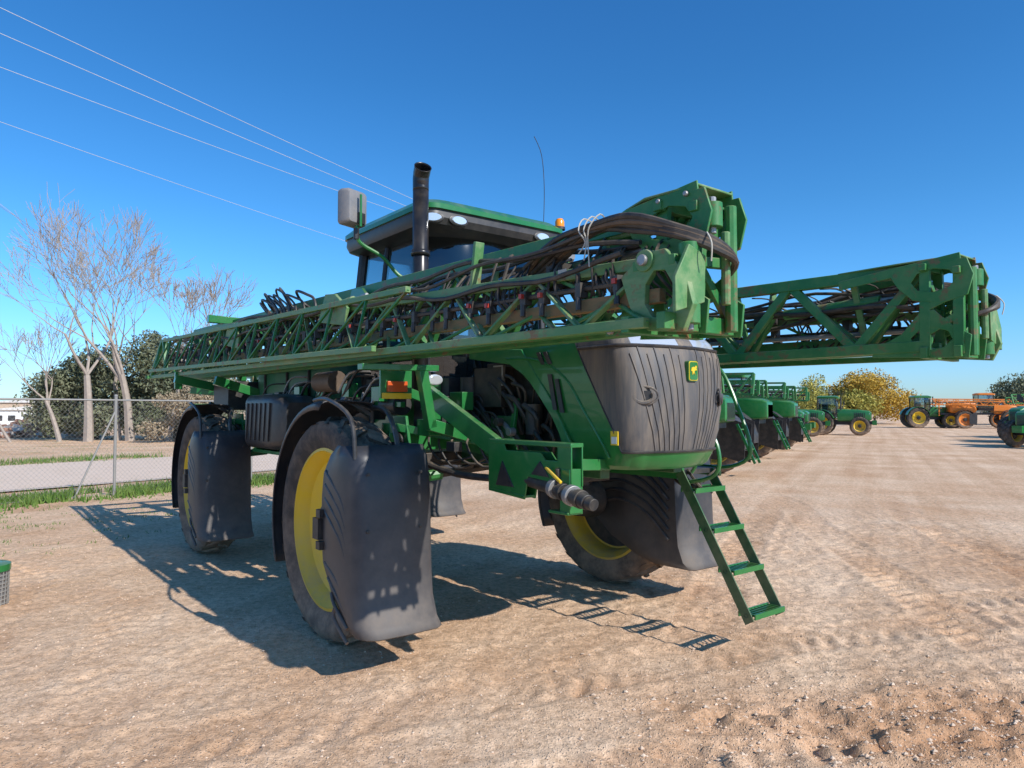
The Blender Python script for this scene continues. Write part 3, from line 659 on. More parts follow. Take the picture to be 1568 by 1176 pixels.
    while x>-6.8:
        z=2.53+(3.2-x)*.02+rr.uniform(-.01,.01); xx=x+rr.uniform(-.05,.05)
        P.box(Q(xx,1.55,z),(.05,.05,.08),0,rz=rr.uniform(-.4,.4)); P.tube([Q(xx,1.57,z-.04),Q(xx+.01,1.58,z-.11)],.016,6,mi=4)
        if rr.random()<.5: P.box(Q(xx,1.585,z+.01),(.026,.02,.026),2)
        P.tube(smooth([Q(x,1.55,z+.04),Q(x-.05,1.5,z+.12+.06*rr.random()),Q(x-.15,1.45,z+.1),Q(x-.2,1.4,z)]),.008,5)
        x-=.25
    for k in range(9):
        pts=[];y=1.16+.05*k;z=2.62+.22*rr.random()
        ph=rr.uniform(.35,.75)
        for i in range(60):
            xx=3.3-i*.166; pts.append(Q(xx,y+.03*math.sin(i*.4*ph+k),z+.05*math.sin(i*.5*ph+k*2)+.02*math.sin(i*.9+k)+.004*i))
        P.tube(pts,.009+.010*rr.random(),6,mi=rr.choice([0,0,0,4]))
    for k in range(6):
        o=.02*k; j=lambda: rr.uniform(-.02,.02)
        P.tube(smooth([Q(2.3,1.3+o,2.68+o),Q(2.7,1.4+o+j(),2.78+o+j()),Q(3.05,1.5+o*.5,2.85+o*.3+j()),Q(3.35,1.55+o*.4,2.81+o*.4+j()),Q(3.6,1.54,2.72+o*.4),Q(3.74,1.42,2.64+o*.4),Q(3.74,1.28,2.6),Q(3.62,1.2,2.55)]),.018,8,mi=1 if k in(1,4) else 0)
    for k in range(22):
        x0=2.0+rr.random()*1.4; P.tube(smooth([Q(x0,1.3,2.8),Q(x0+.1,1.5,2.72-.1*rr.random()),Q(x0+.15,1.55,2.55),Q(x0+.3*rr.random(),1.45,2.42)]),.005+.005*rr.random(),6)
    for k in range(3):
        x0=3.0+.04*k; P.tube(smooth([Q(x0,1.46,2.9),Q(x0+.02*k,1.56,2.92),Q(x0+.01,1.61,2.85),Q(x0+.05-.03*k,1.6,2.78),Q(x0+.02,1.62,2.72-.04*k)]),.004,5,mi=3)
    P.tube(smooth([Q(3.72,1.47,2.72),Q(3.76,1.49,2.66),Q(3.75,1.48,2.58)]),.004,5,mi=3)
    for k in range(11):
        x0=-1.3-rr.random()*1.4; hgt=rr.uniform(.02,.14); wd=rr.uniform(.4,.9)
        P.tube(smooth([Q(x0,1.25,2.95),Q(x0-.1*wd,1.35,3.02+hgt),Q(x0+.25*wd,1.45+.05*rr.random(),3.08+hgt),Q(x0+.7*wd,1.5,3.02+hgt*.5),Q(x0+wd,1.5,2.95),Q(x0+wd+.05,1.5,2.75)]),.009+.008*rr.random(),6)
    for k in range(60):
        x0=2.9-rr.random()*9.3; z1=rr.random()*.15
        P.tube(smooth([Q(x0,1.22,2.9),Q(x0+.12,1.36,2.78+z1),Q(x0+.2,1.5,2.68),Q(x0+.35*rr.random(),1.52,2.5)]),.005+.006*rr.random(),5,mi=rr.choice([0,0,0,4]))
    for k in range(14):
        x0=2.6-k*.66; P.box(Q(x0,1.38,2.66+rr.random()*.12),(.1+.1*rr.random(),.08,.1),rr.choice([4,0,4])); P.box(Q(x0+.05,1.45,2.6),(.06,.06,.09),0)
        if k%3==0: P.box(Q(x0+.2,1.535,2.64+.045*(3.42-x0-.2)),(.07,.004,.03),3)
    P.build()
boom(-1,'right_boom',-.08,.05); boom(1,'left_boom',.08,.15)
P=Part('boom_fold_joints',[GREENF,STEEL,GREEN],SP)
for s in(-1,1):
    for x in(-.3,-3.2):
        P.prism([(-.25,-.02),(.3,-.1),(.35,.05),(.1,.2),(-.1,.22)],(x,s*1.62,2.72),(1,0,0),(0,0,1),.03,0)
        P.prism([(-.25,-.02),(.3,-.1),(.35,.05),(.1,.25),(-.1,.27)],(x,s*1.36,2.75),(1,0,0),(0,0,1),.03,2)
        P.tube([(x-.6,s*1.45,2.85),(x+.1,s*1.45,2.88)],.04,10,mi=0); P.tube([(x+.1,s*1.45,2.88),(x+.4,s*1.47,2.89)],.02,8,mi=1)
    P.beam((.55,s*1.1,1.75),(.55,s*1.2,2.26),.08,.08,2); P.beam((.55,s*1.05,2.25),(.55,s*1.75,2.24),.09,.05,2); P.beam((.55,s*.45,1.6),(.55,s*1.12,1.78),.08,.1,2)
P.build(bevel=.005)

P=Part('loading_bracket',[GREEN,DARK,YEL,BLACK,STEEL],SP)
P.beam((.0,-.92,2.13),(1.22,-.92,1.61),.06,.16,0)
for yy in(-.96,-.86):
    P.prism([(1.18,1.68),(1.18,1.28),(1.62,1.25),(1.66,1.42),(2.12,1.38),(2.12,1.66),(1.98,1.66),(1.98,1.55),(1.85,1.55),(1.8,1.6),(1.4,1.6),(1.36,1.68)],(0,yy,0),(1,0,0),(0,0,1),.012,0)
P.beam((1.2,-.91,1.66),(2.12,-.91,1.66),.12,.03,0); P.beam((1.2,-.91,1.29),(1.62,-.91,1.27),.12,.02,0)
P.beam((2.06,-.91,1.2),(2.06,-.91,1.5),.12,.1,0,up=(1,0,0)); P.beam((1.9,-.91,1.2),(2.1,-.91,1.2),.14,.02,0)
P.prism([(1.28,1.33),(1.5,1.33),(1.36,1.52)],(0,-.968,0),(1,0,0),(0,0,1),.012,3)
P.prism([(1.7,1.44),(1.9,1.43),(1.8,1.54)],(0,-.968,0),(1,0,0),(0,0,1),.012,3)
P.tube([(1.5,-.91,1.4),(1.9,-.95,1.36),(2.15,-1.0,1.33)],.045,14,mi=1)
for x,r_ in((1.95,.07),(2.05,.06),(2.16,.07),(2.26,.062)):
    P.revolve([(-.02,.001),(-.02,r_),(.03,r_),(.03,.001)],(x,-.96-(x-1.95)*.2,1.36-(x-1.95)*.12),axis=(1,-.2,-.12),n=18,mi=4 if r_>.065 else 1)
P.tube([(2.15,-1.0,1.335),(2.36,-1.045,1.31)],.05,16,mi=3); P.tube([(2.36,-1.045,1.31),(2.42,-1.05,1.3)],.04,16,mi=1,cap=True)
P.tube([(1.9,-1.0,1.5),(2.12,-1.06,1.42)],.012,8,mi=2); P.tube([(2.0,-.96,1.36),(2.0,-.98,1.5)],.02,8,mi=1)
P.beam((1.2,-.45,1.5),(1.2,-.95,1.5),.08,.1,0); P.beam((1.95,-.45,1.5),(1.95,-.9,1.52),.08,.08,0)
P.beam((.2,-.45,1.6),(.2,-.95,1.95),.06,.1,0)
for k in range(5):
    x0=.1+k*.2; P.tube(smooth([(x0,-.8,1.75-.02*k),(x0+.1,-.9-.04*random.random(),1.6),(x0+.25,-.85,1.5-.1*random.random()),(x0+.5,-.7,1.5)]),.012,6,mi=1)
P.tube(smooth([(.3,-1.15,1.5),(.8,-1.0,1.38),(1.3,-.8,1.36)]),.03,8,mi=1)
P.box((.35,-1.0,1.75),(.2,.12,.14),0); P.box((.75,-1.0,1.6),(.12,.08,.08),1)
P.build(bevel=.004)
P=Part('marker_light',[GREEN,REDL,YEL,LENS],SP)
P.box((.25,-1.27,2.12),(.03,.3,.24),0); P.box((.275,-1.27,2.1),(.03,.19,.09),1); P.box((.272,-1.27,2.02),(.016,.28,.05),2); P.beam((.22,-1.27,2.1),(.2,-.95,2.0),.04,.08,0)
rg=[[(.18+d_,-.86+.08*sc*math.cos(t),2.17+.05*sc*math.sin(t)) for t in np.linspace(0,6.28,18,endpoint=False)] for d_,sc in((0,1),(.05,1),(.06,.8))]
P.loft(rg,3); P.build(bevel=.004)

P=Part('boarding_ladder',[GREEN,GREEND,DARK],SP)
top=Vector((1.83,0,1.38)); bot=Vector((2.48,0,.29))
for y in(.53,.94):
    P.beam((top.x,y,top.z),(bot.x,y,bot.z),.012,.085,1,up=(1,0,0)); 
for k in range(4):
    z=.34+.3*k; t=(top.z-z)/(top.z-bot.z); x=top.x+(bot.x-top.x)*t
    for xx in(-.07,.07): P.beam((x+xx,.535,z),(x+xx,.935,z),.012,.04,0)
    for j in range(9): P.beam((x-.07,.56+j*.044,z+.005),(x+.07,.56+j*.044,z+.005),.012,.02,0)
    P.revolve([(0,.016),(.02,.016)],(x,.52,z),axis=(0,1,0),n=8,mi=2)
P.build()
P=Part('platform_and_handrails',[GREEN,DARK,HOSE],SP)
P.beam((.2,.8,1.38),(1.85,.8,1.38),.5,.04,1); P.beam((.2,.55,1.37),(1.85,.55,1.37),.03,.09,0); P.beam((.2,1.06,1.37),(1.85,1.06,1.37),.03,.09,0)
def rail(y,pts): P.tube(smooth([(x,y,z) for x,z in pts],3),.017,8)
rail(1.02,[(1.8,1.4),(2.0,1.42),(2.16,1.5),(2.17,1.65),(2.05,1.95),(1.93,2.2),(1.8,2.3),(1.5,2.3),(1.4,2.2),(1.4,1.4)])
rail(.56,[(1.88,1.3),(2.12,1.36),(2.2,1.46),(2.18,1.62),(2.08,1.8)])
rail(1.05,[(1.0,1.4),(1.0,2.25),(.9,2.35),(.3,2.35),(.2,2.25),(.2,1.4)])
P.tube([(1.9,.6,1.38),(2.0,.62,1.55),(2.05,.6,1.85)],.014,8,mi=0)
for k in range(4): P.tube(smooth([(1.6+.08*k,.62,1.4),(1.8+.06*k,.6,1.27),(1.95,.66,1.3),(2.0,.8,1.4)]),.013,6,mi=2)
P.build()

# ------------------------------------------------------------ parked machinery
VM=[GREEN,YEL,TYRE,GLASS,BLACK,ORANGE,LENS,GREENB]
def body(P,x0,x1,w,z0,z1,mi):
    rg=[]
    for x,kw,kz,dz in((x0,1,1,0),(x0+(x1-x0)*.6,.95,.95,0),(x1-.2,.85,.8,.05),(x1-.03,.75,.66,.09),(x1,.6,.5,.14)):
        rg.append([(x,y*kw,z0+dz+(z-z0)*kz) for y,z,_ in rrect(-w,w,z0,z1,.12,0)])
    P.loft(rg,mi)
def cabm(P,x0,x1,w,z0,z1,roofmi):
    P.loft([rrect(x0,x1,-w*.9,w*.9,.08,z0),rrect(x0-.03,x1+.08,-w,w,.08,(z0+z1)/2),rrect(x0+.05,x1-.08,-w*.92,w*.92,.08,z1)],3,caps=False)
    for s in(-1,1):
        for x in(x0,x1): P.beam((x,s*w*.9,z0),(x,s*w*.94,z1),.07,.07,4)
    P.loft([rrect(x0-.1,x1+.15,-w*1.02,w*1.02,.15,z1),rrect(x0-.1,x1+.15,-w*1.05,w*1.05,.15,z1+.12),rrect(x0+.1,x1-.1,-w*.8,w*.8,.15,z1+.22)],roofmi)
    P.loft([rrect(x0,x1,-w*.85,w*.85,.08,z0-.25),rrect(x0,x1,-w*.9,w*.9,.08,z0+.1)],4); P.box(((x0+x1)/2-.2,0,z0+.4),(.4,.45,.8),4)
def tractor_mesh():
    P=Part('tractor',VM)
    for s in(-1,1):
        wheel(P,(-1.15,s*.95,.93),.95,.48,.55,s,2,1,4,18,36); wheel(P,(1.55,s*.9,.7),.7,.4,.4,s,2,1,4,16,32)
        rg=[]
        for k in range(9):
            a=R(20+k*18); rg.append([(-1.15+1.03*math.cos(a),s*y,.93+1.03*math.sin(a)) for y in(.62,1.2)]+[(-1.15+1.0*math.cos(a),s*y,.93+1.0*math.sin(a)) for y in(1.2,.62)])
        P.loft(rg,0)
        P.tube([(.2,s*.9,2.0),(.3,s*1.25,2.3),(.3,s*1.3,2.5)],.025,6,mi=4); P.box((.3,s*1.35,2.45),(.05,.2,.3),4)
        P.box((2.15,s*.26,1.62),(.1,.2,.1),6)
        for k in range(6): P.box((1.2+k*.13,s*.425,1.5),(.05,.02,.4),4)
    body(P,.0,2.3,.44,1.05,1.98,0); P.box((2.22,0,1.4),(.16,.5,.5),4); P.box((1.9,0,.95),(.9,.4,.25),4); P.box((2.5,0,.95),(.3,.5,.35),0)
    P.beam((-1.6,0,.95),(2.1,0,.95),.35,.35,4); P.beam((-1.15,-.9,.93),(-1.15,.9,.93),.2,.2,4); P.beam((1.55,-.9,.7),(1.55,.9,.7),.15,.15,4)
    cabm(P,-1.35,-.05,.75,1.6,2.78,0); P.tube([(.25,-.5,1.9),(.25,-.5,2.9)],.05,10,mi=4)
    P.box((.0,.6,1.0),(.8,.35,.3),0)
    return P
def sprayer_mesh(body_mi,nm):
    P=Part(nm,VM)
    for s in(-1,1):
        for x in(-2.1,2.0):
            wheel(P,(x,s*1.5,.9),.92,.38,.6,s,2,1 if body_mi==0 else 5,4,18,32)
            P.beam((x,s*1.2,.9),(x,s*1.2,1.6),.14,.14,body_mi)
            rg=[]
            for k in range(10):
                a=R(-10+k*18); rg.append([(x+1.03*math.cos(a),s*y,.9+1.03*math.sin(a)) for y in(1.25,1.75)]+[(x+1.0*math.cos(a),s*y,.9+1.0*math.sin(a)) for y in(1.75,1.25)])
            P.loft(rg,4)
            P.prism([(.3,.5),(1.0,.35),(1.05,1.5),(.75,1.6),(.35,1.4)],(x,s*1.77,0),(1,0,0),(0,0,1),.02,4); P.prism([(.1,.6),(1.0,.35),(1.05,1.5),(.75,1.6),(.1,1.4)],(x,s*1.24,0),(1,0,0),(0,0,1),.02,4)
        bm=7 if body_mi==0 else 5
        for y,z in((1.25,2.95),(1.15,2.35),(1.6,2.35),(1.65,2.75)): P.beam((3.3,s*y,z),(-5,s*y,z+.12),.07,.07,bm)
        zig(P,(3.3,s*1.25,2.95),(-5,s*1.25,3.07),(3.3,s*1.15,2.35),(-5,s*1.15,2.47),8,.05,.05,bm); zig(P,(3.3,s*1.65,2.75),(-5,s*1.65,2.87),(3.3,s*1.6,2.35),(-5,s*1.6,2.47),8,.04,.04,bm)
        P.tube([(3.2,s*1.4,2.6),(0,s*1.4,2.65),(-5,s*1.4,2.7)],.04,6,mi=4)
        P.beam((3.3,s*1.1,2.35),(3.3,s*1.25,2.95),.08,.08,bm); P.beam((3.3,s*1.6,2.35),(3.3,s*1.65,2.75),.08,.08,bm)
        P.box((2.95,s*.27,2.15),(.1,.2,.1),6)
        for k in range(20): P.box((3.1-k*.42,s*1.5,2.45),(.06,.06,.14),4)
    body(P,.9,3.1,.5,1.5,2.45,body_mi); P.box((3.02,0,1.85),(.16,.6,.5),4)
    P.beam((-4,0,1.5),(2.8,0,1.5),.8,.2,4)
    cabm(P,-.6,.8,.75,2.1,3.45,body_mi)
    P.loft([[(x,y*k,2.2+(z-2.2)*k) for y,z,_ in rrect(-.9,.9,1.6,2.75,.3,0)] for x,k in((-3.2,.85),(-3.0,1),(-1.0,1),(-.8,.85))],body_mi)
    for x in(-4.2,): 
        for s in(-1,1): P.beam((x,s*.6,1.3),(x,s*.6,3.1),.1,.1,body_mi)
        P.beam((x,-1.4,2.9),(x,1.4,2.9),.1,.1,body_mi); P.beam((x,-1.4,2.1),(x,1.4,2.1),.1,.1,body_mi)
    P.beam((3.0,.7,1.5),(3.5,.7,.4),.03,.07,body_mi); P.beam((3.0,1.1,1.5),(3.5,1.1,.4),.03,.07,body_mi)
    for k in range(4): P.beam((3.05+k*.12,.7,1.35-k*.28),(3.05+k*.12,1.1,1.35-k*.28),.12,.03,body_mi)
    return P
def place(first,name,x,y,rz,sc=1):
    ob=bpy.data.objects.new(name,first.data); scene.collection.objects.link(ob); ob.location=(x,y,0); ob.rotation_euler=(0,0,R(rz)); ob.scale=(sc,)*3; return ob
t0=tractor_mesh().build(loc=(14.6,41.5,0),rz=R(-30))
s0=sprayer_mesh(0,'parked_sprayer').build(loc=(3.6,21.5,0),rz=R(-38))
place(s0,'parked_sprayer',7.2,28.5,-36)
place(s0,'parked_sprayer',10.6,34.6,-34)
for x,y,a in((17.2,47,-34),(20.6,52.5,-28),(25,54.5,-30)): place(t0,'tractor',x,y,a)
place(s0,'parked_sprayer',12,44,-32)
place(s0,'parked_sprayer',14.5,51,-32)
place(t0,'tractor',44.5,76,-12,1.15)
place(t0,'tractor',27.4,36.0,-160)
place(t0,'tractor',31.3,41.5,-165,1.1)
place(s0,'parked_sprayer',37.5,48.0,-165)
place(t0,'tractor',58,82,-20)
sprayer_mesh(5,'orange_crop_sprayer').build(loc=(49,74,0),rz=R(-15))

# ------------------------------------------------------------ fence, road, weeds
fo=np.array((-10.1,14.0)); fd=np.array((.594,.804)); fn=np.array((-.804,.594))
def fp(t,o,z): p=fo+fd*t+fn*o; return (p[0],p[1],z)
P=Part('chain_link_fence',[POSTM,WIREM])
t0_,t1_=-8,34; HF=2.05; t=t0_
while t<=t1_:
    P.tube([fp(t,0,-.1),fp(t,0,2.2)],.032,8); P.revolve([(0,.04),(.04,.035),(.05,.001)],fp(t,0,2.2),axis=(0,0,1),n=8)
    t+=3.4
P.tube([fp(t0_,0,2.12),fp(t1_,0,2.12)],.021,6); P.tube([fp(1.4,0,.05),fp(2.2,0,1.9)],.02,6)
P.tube([fp(t0_,0,.06),fp(t1_,0,.06)],.004,4,mi=1)
t=t0_-HF
while t<t1_:
    for sg in(0,1):
        a=t;b=t+HF; za,zb=.04,HF+.04
        if a<t0_: za+=t0_-a;a=t0_
        if b>t1_: zb-=b-t1_;b=t1_
        if sg: za,zb=HF+.08-za,HF+.08-zb
        P.tube([fp(a,.004*(1-2*sg),za),fp(b,.004*(1-2*sg),zb)],.0018,3,mi=1,cap=False)
    t+=.1
P.build(smooth=0)
P=Part('service_road',[paint('pale_road',(.76,.58,.44),.9,.25,nscale=1.2,var=.12)])
P.add([fp(-40,2.6,.035),fp(120,2.6,.035),fp(120,11.5,.035),fp(-40,11.5,.035)],[(0,1,2,3)]); P.build(smooth=0)
def blades(name,pos,hmin,hmax,w=.012):
    n=len(pos); an=rng.uniform(0,6.28,n); hh=rng.uniform(hmin,hmax,n); ln=rng.normal(0,.35,(n,2))*hh[:,None]
    dx=np.cos(an)*w;dy=np.sin(an)*w
    z=np.zeros(n)
    V=np.stack([np.stack([pos[:,0]-dx,pos[:,1]-dy,z],1),np.stack([pos[:,0]+dx,pos[:,1]+dy,z],1),np.stack([pos[:,0]+ln[:,0],pos[:,1]+ln[:,1],hh],1)],1).reshape(-1,3)
    F=np.arange(3*n).reshape(-1,3)
    me=bpy.data.meshes.new(name); me.from_pydata(V.tolist(),[],F.tolist()); me.materials.append(GRASSM)
    scene.collection.objects.link(bpy.data.objects.new(name,me))
n=40000
tt=rng.uniform(-9,34,n); oo=rng.normal(.3,.5,n); keep=vnoise(tt/.9,oo/.7,50)>-.15; tt,oo=tt[keep],oo[keep]
p1=fo+tt[:,None]*fd+oo[:,None]*fn
n=24000
tt=rng.uniform(-30,80,n); oo=rng.normal(12.8,.7,n); keep=vnoise(tt/1.5,oo/1.5,51)>-.15; tt,oo=tt[keep],oo[keep]; p2=fo+tt[:,None]*fd+oo[:,None]*fn
blades('weeds',np.concatenate([p1,p2]),.05,.24,.018)
cl=rng.uniform(0,1,(130,2)); cc=np.stack([-11+cl[:,0]*5.5,9+cl[:,1]*7],1); p3=(cc[:,None]+rng.normal(0,.07,(130,12,2))).reshape(-1,2)
cl=rng.uniform(0,1,(200,2)); c2=np.stack([-45+cl[:,0]*35,30+cl[:,1]*25],1); p4=(c2[:,None]+rng.normal(0,.3,(200,30,2))).reshape(-1,2)
blades('weeds',np.concatenate([p3,p4]),.02,.06,.007)

# ------------------------------------------------------------ trees
def branch_tree(name,base,height,trunk_r,mat,seed,spread=.5,levels=6,nch=3,lean=(0,0),crook=.13,minr=.012):
    rr=random.Random(seed); P=Part(name,[mat])
    def grow(p,d,ln,r,lv):
        pts=[p.copy()];rs=[r];q=p.copy();dd=d.copy();ns=6 if lv>2 else 4
        ck=crook*(.5 if lv==levels else 1)
        for i in range(ns):
            dd=(dd+Vector((rr.uniform(-1,1),rr.uniform(-1,1),rr.uniform(-.4,.8)))*ck).normalized()
            q=q+dd*ln/ns; pts.append(q.copy()); rs.append(max(minr,r*(1-.4*(i+1)/ns)))
        P.tube(pts,rs,6 if lv>3 else (4 if lv>1 else 3),cap=False)
        if lv==0: return
        kk=nch if rr.random()<.6 else nch-1
        for c in range(kk+(1 if lv==levels else 0)):
            ang=rr.uniform(.2,.95)*spread*1.6; az=rr.uniform(0,6.28); o=dd.orthogonal().normalized(); o=Quaternion(dd,az)@o
            nd=(dd*math.cos(ang)+o*math.sin(ang)+Vector((0,0,.16))).normalized()
            idx=rr.choice([len(pts)-1,len(pts)-1,len(pts)-2]); grow(pts[idx],nd,ln*rr.uniform(.6,.88),max(minr,rs[idx]*rr.uniform(.5,.75)),lv-1)
    grow(Vector((0,0,-.2)),Vector((lean[0],lean[1],1)).normalized(),height*.3,trunk_r,levels)
    return P.build(loc=base)
def leaves(name,blobs,n,size,mat,parent=None):
    C=[];tot=sum(b[3]*b[4]*b[5] for b in blobs)
    for (x,y,z,a,b_,c) in blobs:
        k=int(n*a*b_*c/tot); 
        d=rng.normal(0,1,(k,3)); d/=np.linalg.norm(d,axis=1)[:,None]; r=rng.uniform(.2,1.08,k)**.6
        pts=d*r[:,None]
        keep=vnoise(pts[:,0]*3.1+x+pts[:,2]*1.7,pts[:,1]*3.1+z-pts[:,2]*2.3,int(x*7)%90+3)+.6*vnoise(pts[:,0]*7+y,pts[:,2]*7,5)>-.06
        pts=pts[keep]*np.array((a,b_,c))+np.array((x,y,z)); C.append(pts[pts[:,2]>.05])
    C=np.concatenate(C);k=len(C)
    u=rng.normal(0,1,(k,3));u/=np.linalg.norm(u,axis=1)[:,None]; w=rng.normal(0,1,(k,3)); w-=u*(u*w).sum(1)[:,None]; w/=np.linalg.norm(w,axis=1)[:,None]
    s=size*rng.uniform(.5,1.4,k)[:,None]
    V=np.stack([C-u*s,C+w*s*.45,C+u*s,C-w*s*.45],1).reshape(-1,3); F=np.arange(4*k).reshape(-1,4)
    me=bpy.data.meshes.new(name); me.from_pydata(V.tolist(),[],F.tolist()); me.materials.append(mat)
    ob=bpy.data.objects.new(name,me); scene.collection.objects.link(ob)
    if parent: ob.parent=parent
    return ob
branch_tree('bare_tree',(-25.6,43,0),14.0,.3,BARK,11,.52,6,3)
branch_tree('bare_tree',(-23.6,44,0),14.5,.3,BARK,42,.5,6,3,(-.06,0))
branch_tree('bare_tree',(-24.6,44.5,0),13.0,.22,BARK,64,.55,6,3,(-.12,0))
branch_tree('bare_tree',(-21.2,44,0),12,.18,BARK,5,.48,6,3,(.1,0))
branch_tree('bare_tree',(-27.3,43,0),9.5,.16,BARK,23,.5,5,3,(-.35,0))
branch_tree('bare_tree',(-29.5,42,0),6.0,.1,BARK,31,.55,5,3,(-.5,0))
branch_tree('bare_tree',(-19.0,46,0),9,.13,BARK,77,.5,5,3,(.2,0))
def bush(name,base,blobs,n,size,mat,th,seed):
    E=bpy.data.objects.new(name,None); scene.collection.objects.link(E); E.location=base
    o=branch_tree('trunk',(0,0,0),th,.2,BARKD,seed,.6,4,3); o.parent=E
    leaves('crown',blobs,n,size,mat,parent=E)
def rblobs(k,w,d,h,z0,seed,rs=(1.2,2.2)):
    q=random.Random(seed); out=[]
    for _ in range(k):
        x=q.uniform(-w,w); r_=q.uniform(*rs); zz=q.uniform(z0,max(z0+.1,h*(1-.45*(abs(x)/w)**2)-r_*.8)); out.append((x,q.uniform(-d,d),zz,r_*q.uniform(.8,1.2),r_,r_*q.uniform(.6,1)))
    return out
bush('olive_tree',(-27.2,46.5,0),rblobs(44,3.4,1.8,6.8,1.0,1,(.7,1.7)),55000,.11,OLIVE,6.5,2)
bush('olive_tree',(-21.8,46,0),rblobs(46,3.6,1.8,7.2,1.0,2,(.7,1.7)),55000,.11,OLIVE,6.5,3)
bush('dry_shrub',(-19.2,42,0),rblobs(18,1.6,1.2,3.6,.6,3,(.4,.9)),15000,.08,DRYL,3.4,4)
bush('yellow_green_tree',(42,95,0),rblobs(34,4.2,3,7.4,2,4,(1.0,2.2)),26000,.17,YGRN,6,5)
bush('golden_tree',(49.5,97,0),rblobs(36,4.6,3,8.8,2,5,(1.0,2.4)),28000,.17,GOLD,6,6)
bush('olive_tree',(66.5,92,0),rblobs(30,4.0,3,7,2,6,(1.2,2.4)),24000,.18,OLIVE,5,7)
tl=[]
q=random.Random(8)
for k in range(110):
    x=q.uniform(-420,520); tl.append((x,480+q.uniform(-20,30),q.uniform(.5,1.5),q.uniform(6,16),5,q.uniform(1.5,3.5)))
leaves('distant_trees',tl,30000,.9,leafm('distant_foliage',(.2,.22,.2),(.28,.3,.27),.02))

P=Part('rubble_pile',[BRICK,CONC])
q=random.Random(4)
for k in range(340):
    a=q.uniform(0,6.28); r_=q.uniform(0,1)**.6; x=r_*4.6*math.cos(a); y=r_*1.8*math.sin(a); z=max(.05,(1-r_)*1.5*q.uniform(.6,1))
    P.box((x,y,z),(q.uniform(.15,.7),q.uniform(.15,.45),q.uniform(.1,.4)),q.choice([0,0,0,1]),rz=q.uniform(0,3),ry=q.uniform(-.5,.5),rx=q.uniform(-.5,.5))
P.build(smooth=0,loc=(-33.3,50,0))
def shed(name,x,y,w,d,h,mi_mat,rz):
    P=Part(name,[mi_mat,simple(name+'_roof',(.6,.58,.55),.6),BLACK])
    P.box((0,0,h/2),(w,d,h),0); P.prism([(-w/2-.3,0),(w/2+.3,0),(0,h*.22)],(0,0,h),(1,0,0),(0,0,1),d+.5,1)
    for xx in(-.32,-.18,.18,.32): P.box((w*xx,-d/2-.01,h*.55),(w*.08,.05,h*.3),2)
    P.box((0,-d/2-.01,h*.38),(w*.1,.05,h*.76),2); P.build(smooth=0,loc=(x,y,0),rz=rz)
shed('white_building',-53,78,8,4,1.9,WHITE,.55); shed('tan_house',-60,90,9,6,2.8,paint('stucco_wall',(.5,.38,.28),.8,.1),.5)
P=Part('wire_basket',[WIREM,GREEN,YEL,STEEL])
for z in np.linspace(.03,.34,9): P.tube([(.2*math.cos(t),.2*math.sin(t),z) for t in np.linspace(0,2*math.pi,25)],.006,4)
for t in np.linspace(0,2*math.pi,28,endpoint=False): P.tube([(.2*math.cos(t),.2*math.sin(t),0),(.2*math.cos(t+.15),.2*math.sin(t+.15),.34)],.005,4)
P.revolve([(.0,.001),(.0,.185),(.33,.185)],(0,0,0),axis=(0,0,1),n=24,mi=3)
P.revolve([(.34,.215),(.40,.215),(.41,.19),(.41,.001)],(0,0,0),axis=(0,0,1),n=24,mi=1); P.box((.0,-.1,.43),(.25,.12,.05),2)
P.build(loc=(-5.12,6.95,0))

P=Part('overhead_power_lines',[CABLE])
for (x0,y0,z0),(x1,y1,z1) in (((-9.6,13.3,9.5),(-2.95,22.3,8.5)),((-10.2,14.1,9.45),(-3.4,22.6,8.45)),((-10.9,15.1,9.25),(-4.4,23.4,8.7)),((-12.3,17.0,8.85),(-6.2,26.3,8.2))):
    A=Vector((x0,y0,z0));B=Vector((x1,y1,z1)); pts=[]
    for i in range(31):
        t=-1.2+i/30*4.6; p=A+(B-A)*t; p.z+=.12*(t*(t-1)); pts.append(p)
    P.tube(pts,.006,5)
P.build()

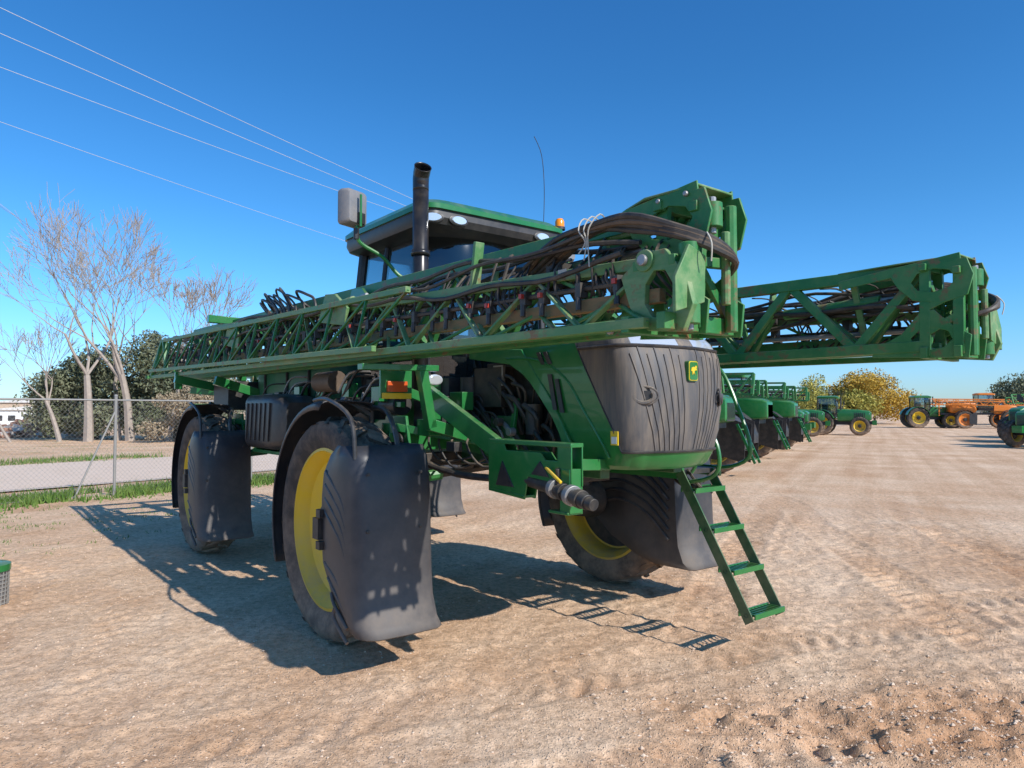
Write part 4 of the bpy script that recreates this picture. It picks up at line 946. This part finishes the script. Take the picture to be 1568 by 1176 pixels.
# ------------------------------------------------------------ light, world, camera
sd=Vector((1.03,-.908,1.0)).normalized()
elev=math.asin(sd.z); rot=math.atan2(sd.x,sd.y)
w=bpy.data.worlds.new('World'); scene.world=w; w.use_nodes=True; nt=w.node_tree
sky=nt.nodes.new('ShaderNodeTexSky'); sky.sky_type='NISHITA'; sky.sun_disc=False; sky.sun_elevation=elev; sky.sun_rotation=rot
sky.altitude=0; sky.air_density=1.35; sky.dust_density=.2; sky.ozone_density=1.6
hs=nt.nodes.new('ShaderNodeHueSaturation'); hs.inputs['Saturation'].default_value=1.2; hs.inputs['Hue'].default_value=.5
# clear-air correction by elevation: bluer zenith, no yellow haze on the horizon
tcw=nt.nodes.new('ShaderNodeTexCoord'); sx=nt.nodes.new('ShaderNodeSeparateXYZ'); nt.links.new(tcw.outputs['Generated'],sx.inputs[0])
rp=nt.nodes.new('ShaderNodeValToRGB'); nt.links.new(sx.outputs['Z'],rp.inputs[0])
e=rp.color_ramp.elements; e[0].position=0; e[0].color=(.48,.84,1.95,1); e[1].position=1; e[1].color=(.6,.85,1.0,1)
for p_,c_ in((.06,(.39,.76,1.6,1)),(.14,(.32,.72,1.3,1)),(.27,(.27,.66,1.08,1)),(.42,(.24,.62,.98,1)),(.55,(.24,.62,.98,1))):
    q_=e.new(p_); q_.color=c_
mw=nt.nodes.new('ShaderNodeMix'); mw.data_type='RGBA'; mw.blend_type='MULTIPLY'; mw.inputs[0].default_value=1; mw.clamp_result=False
nt.links.new(sky.outputs[0],hs.inputs['Color']); nt.links.new(hs.outputs[0],mw.inputs[6]); nt.links.new(rp.outputs[0],mw.inputs[7])
nt.links.new(mw.outputs[2],nt.nodes['Background'].inputs[0]); nt.nodes['Background'].inputs[1].default_value=.15
sl=bpy.data.lights.new('sun','SUN'); sl.energy=5.0; sl.angle=R(.53); sl.color=(1,.96,.9)
so=bpy.data.objects.new('sun',sl); scene.collection.objects.link(so); so.rotation_euler=(-sd).to_track_quat('-Z','Y').to_euler(); so.location=(10,-10,20)
cam=bpy.data.cameras.new('camera'); cam.sensor_width=36; cam.lens=24.96; cam.clip_end=6000; cam.clip_start=.05
co=bpy.data.objects.new('camera',cam); scene.collection.objects.link(co); co.location=(0,0,1.9); co.rotation_euler=(R(92.1),0,0)
scene.camera=co
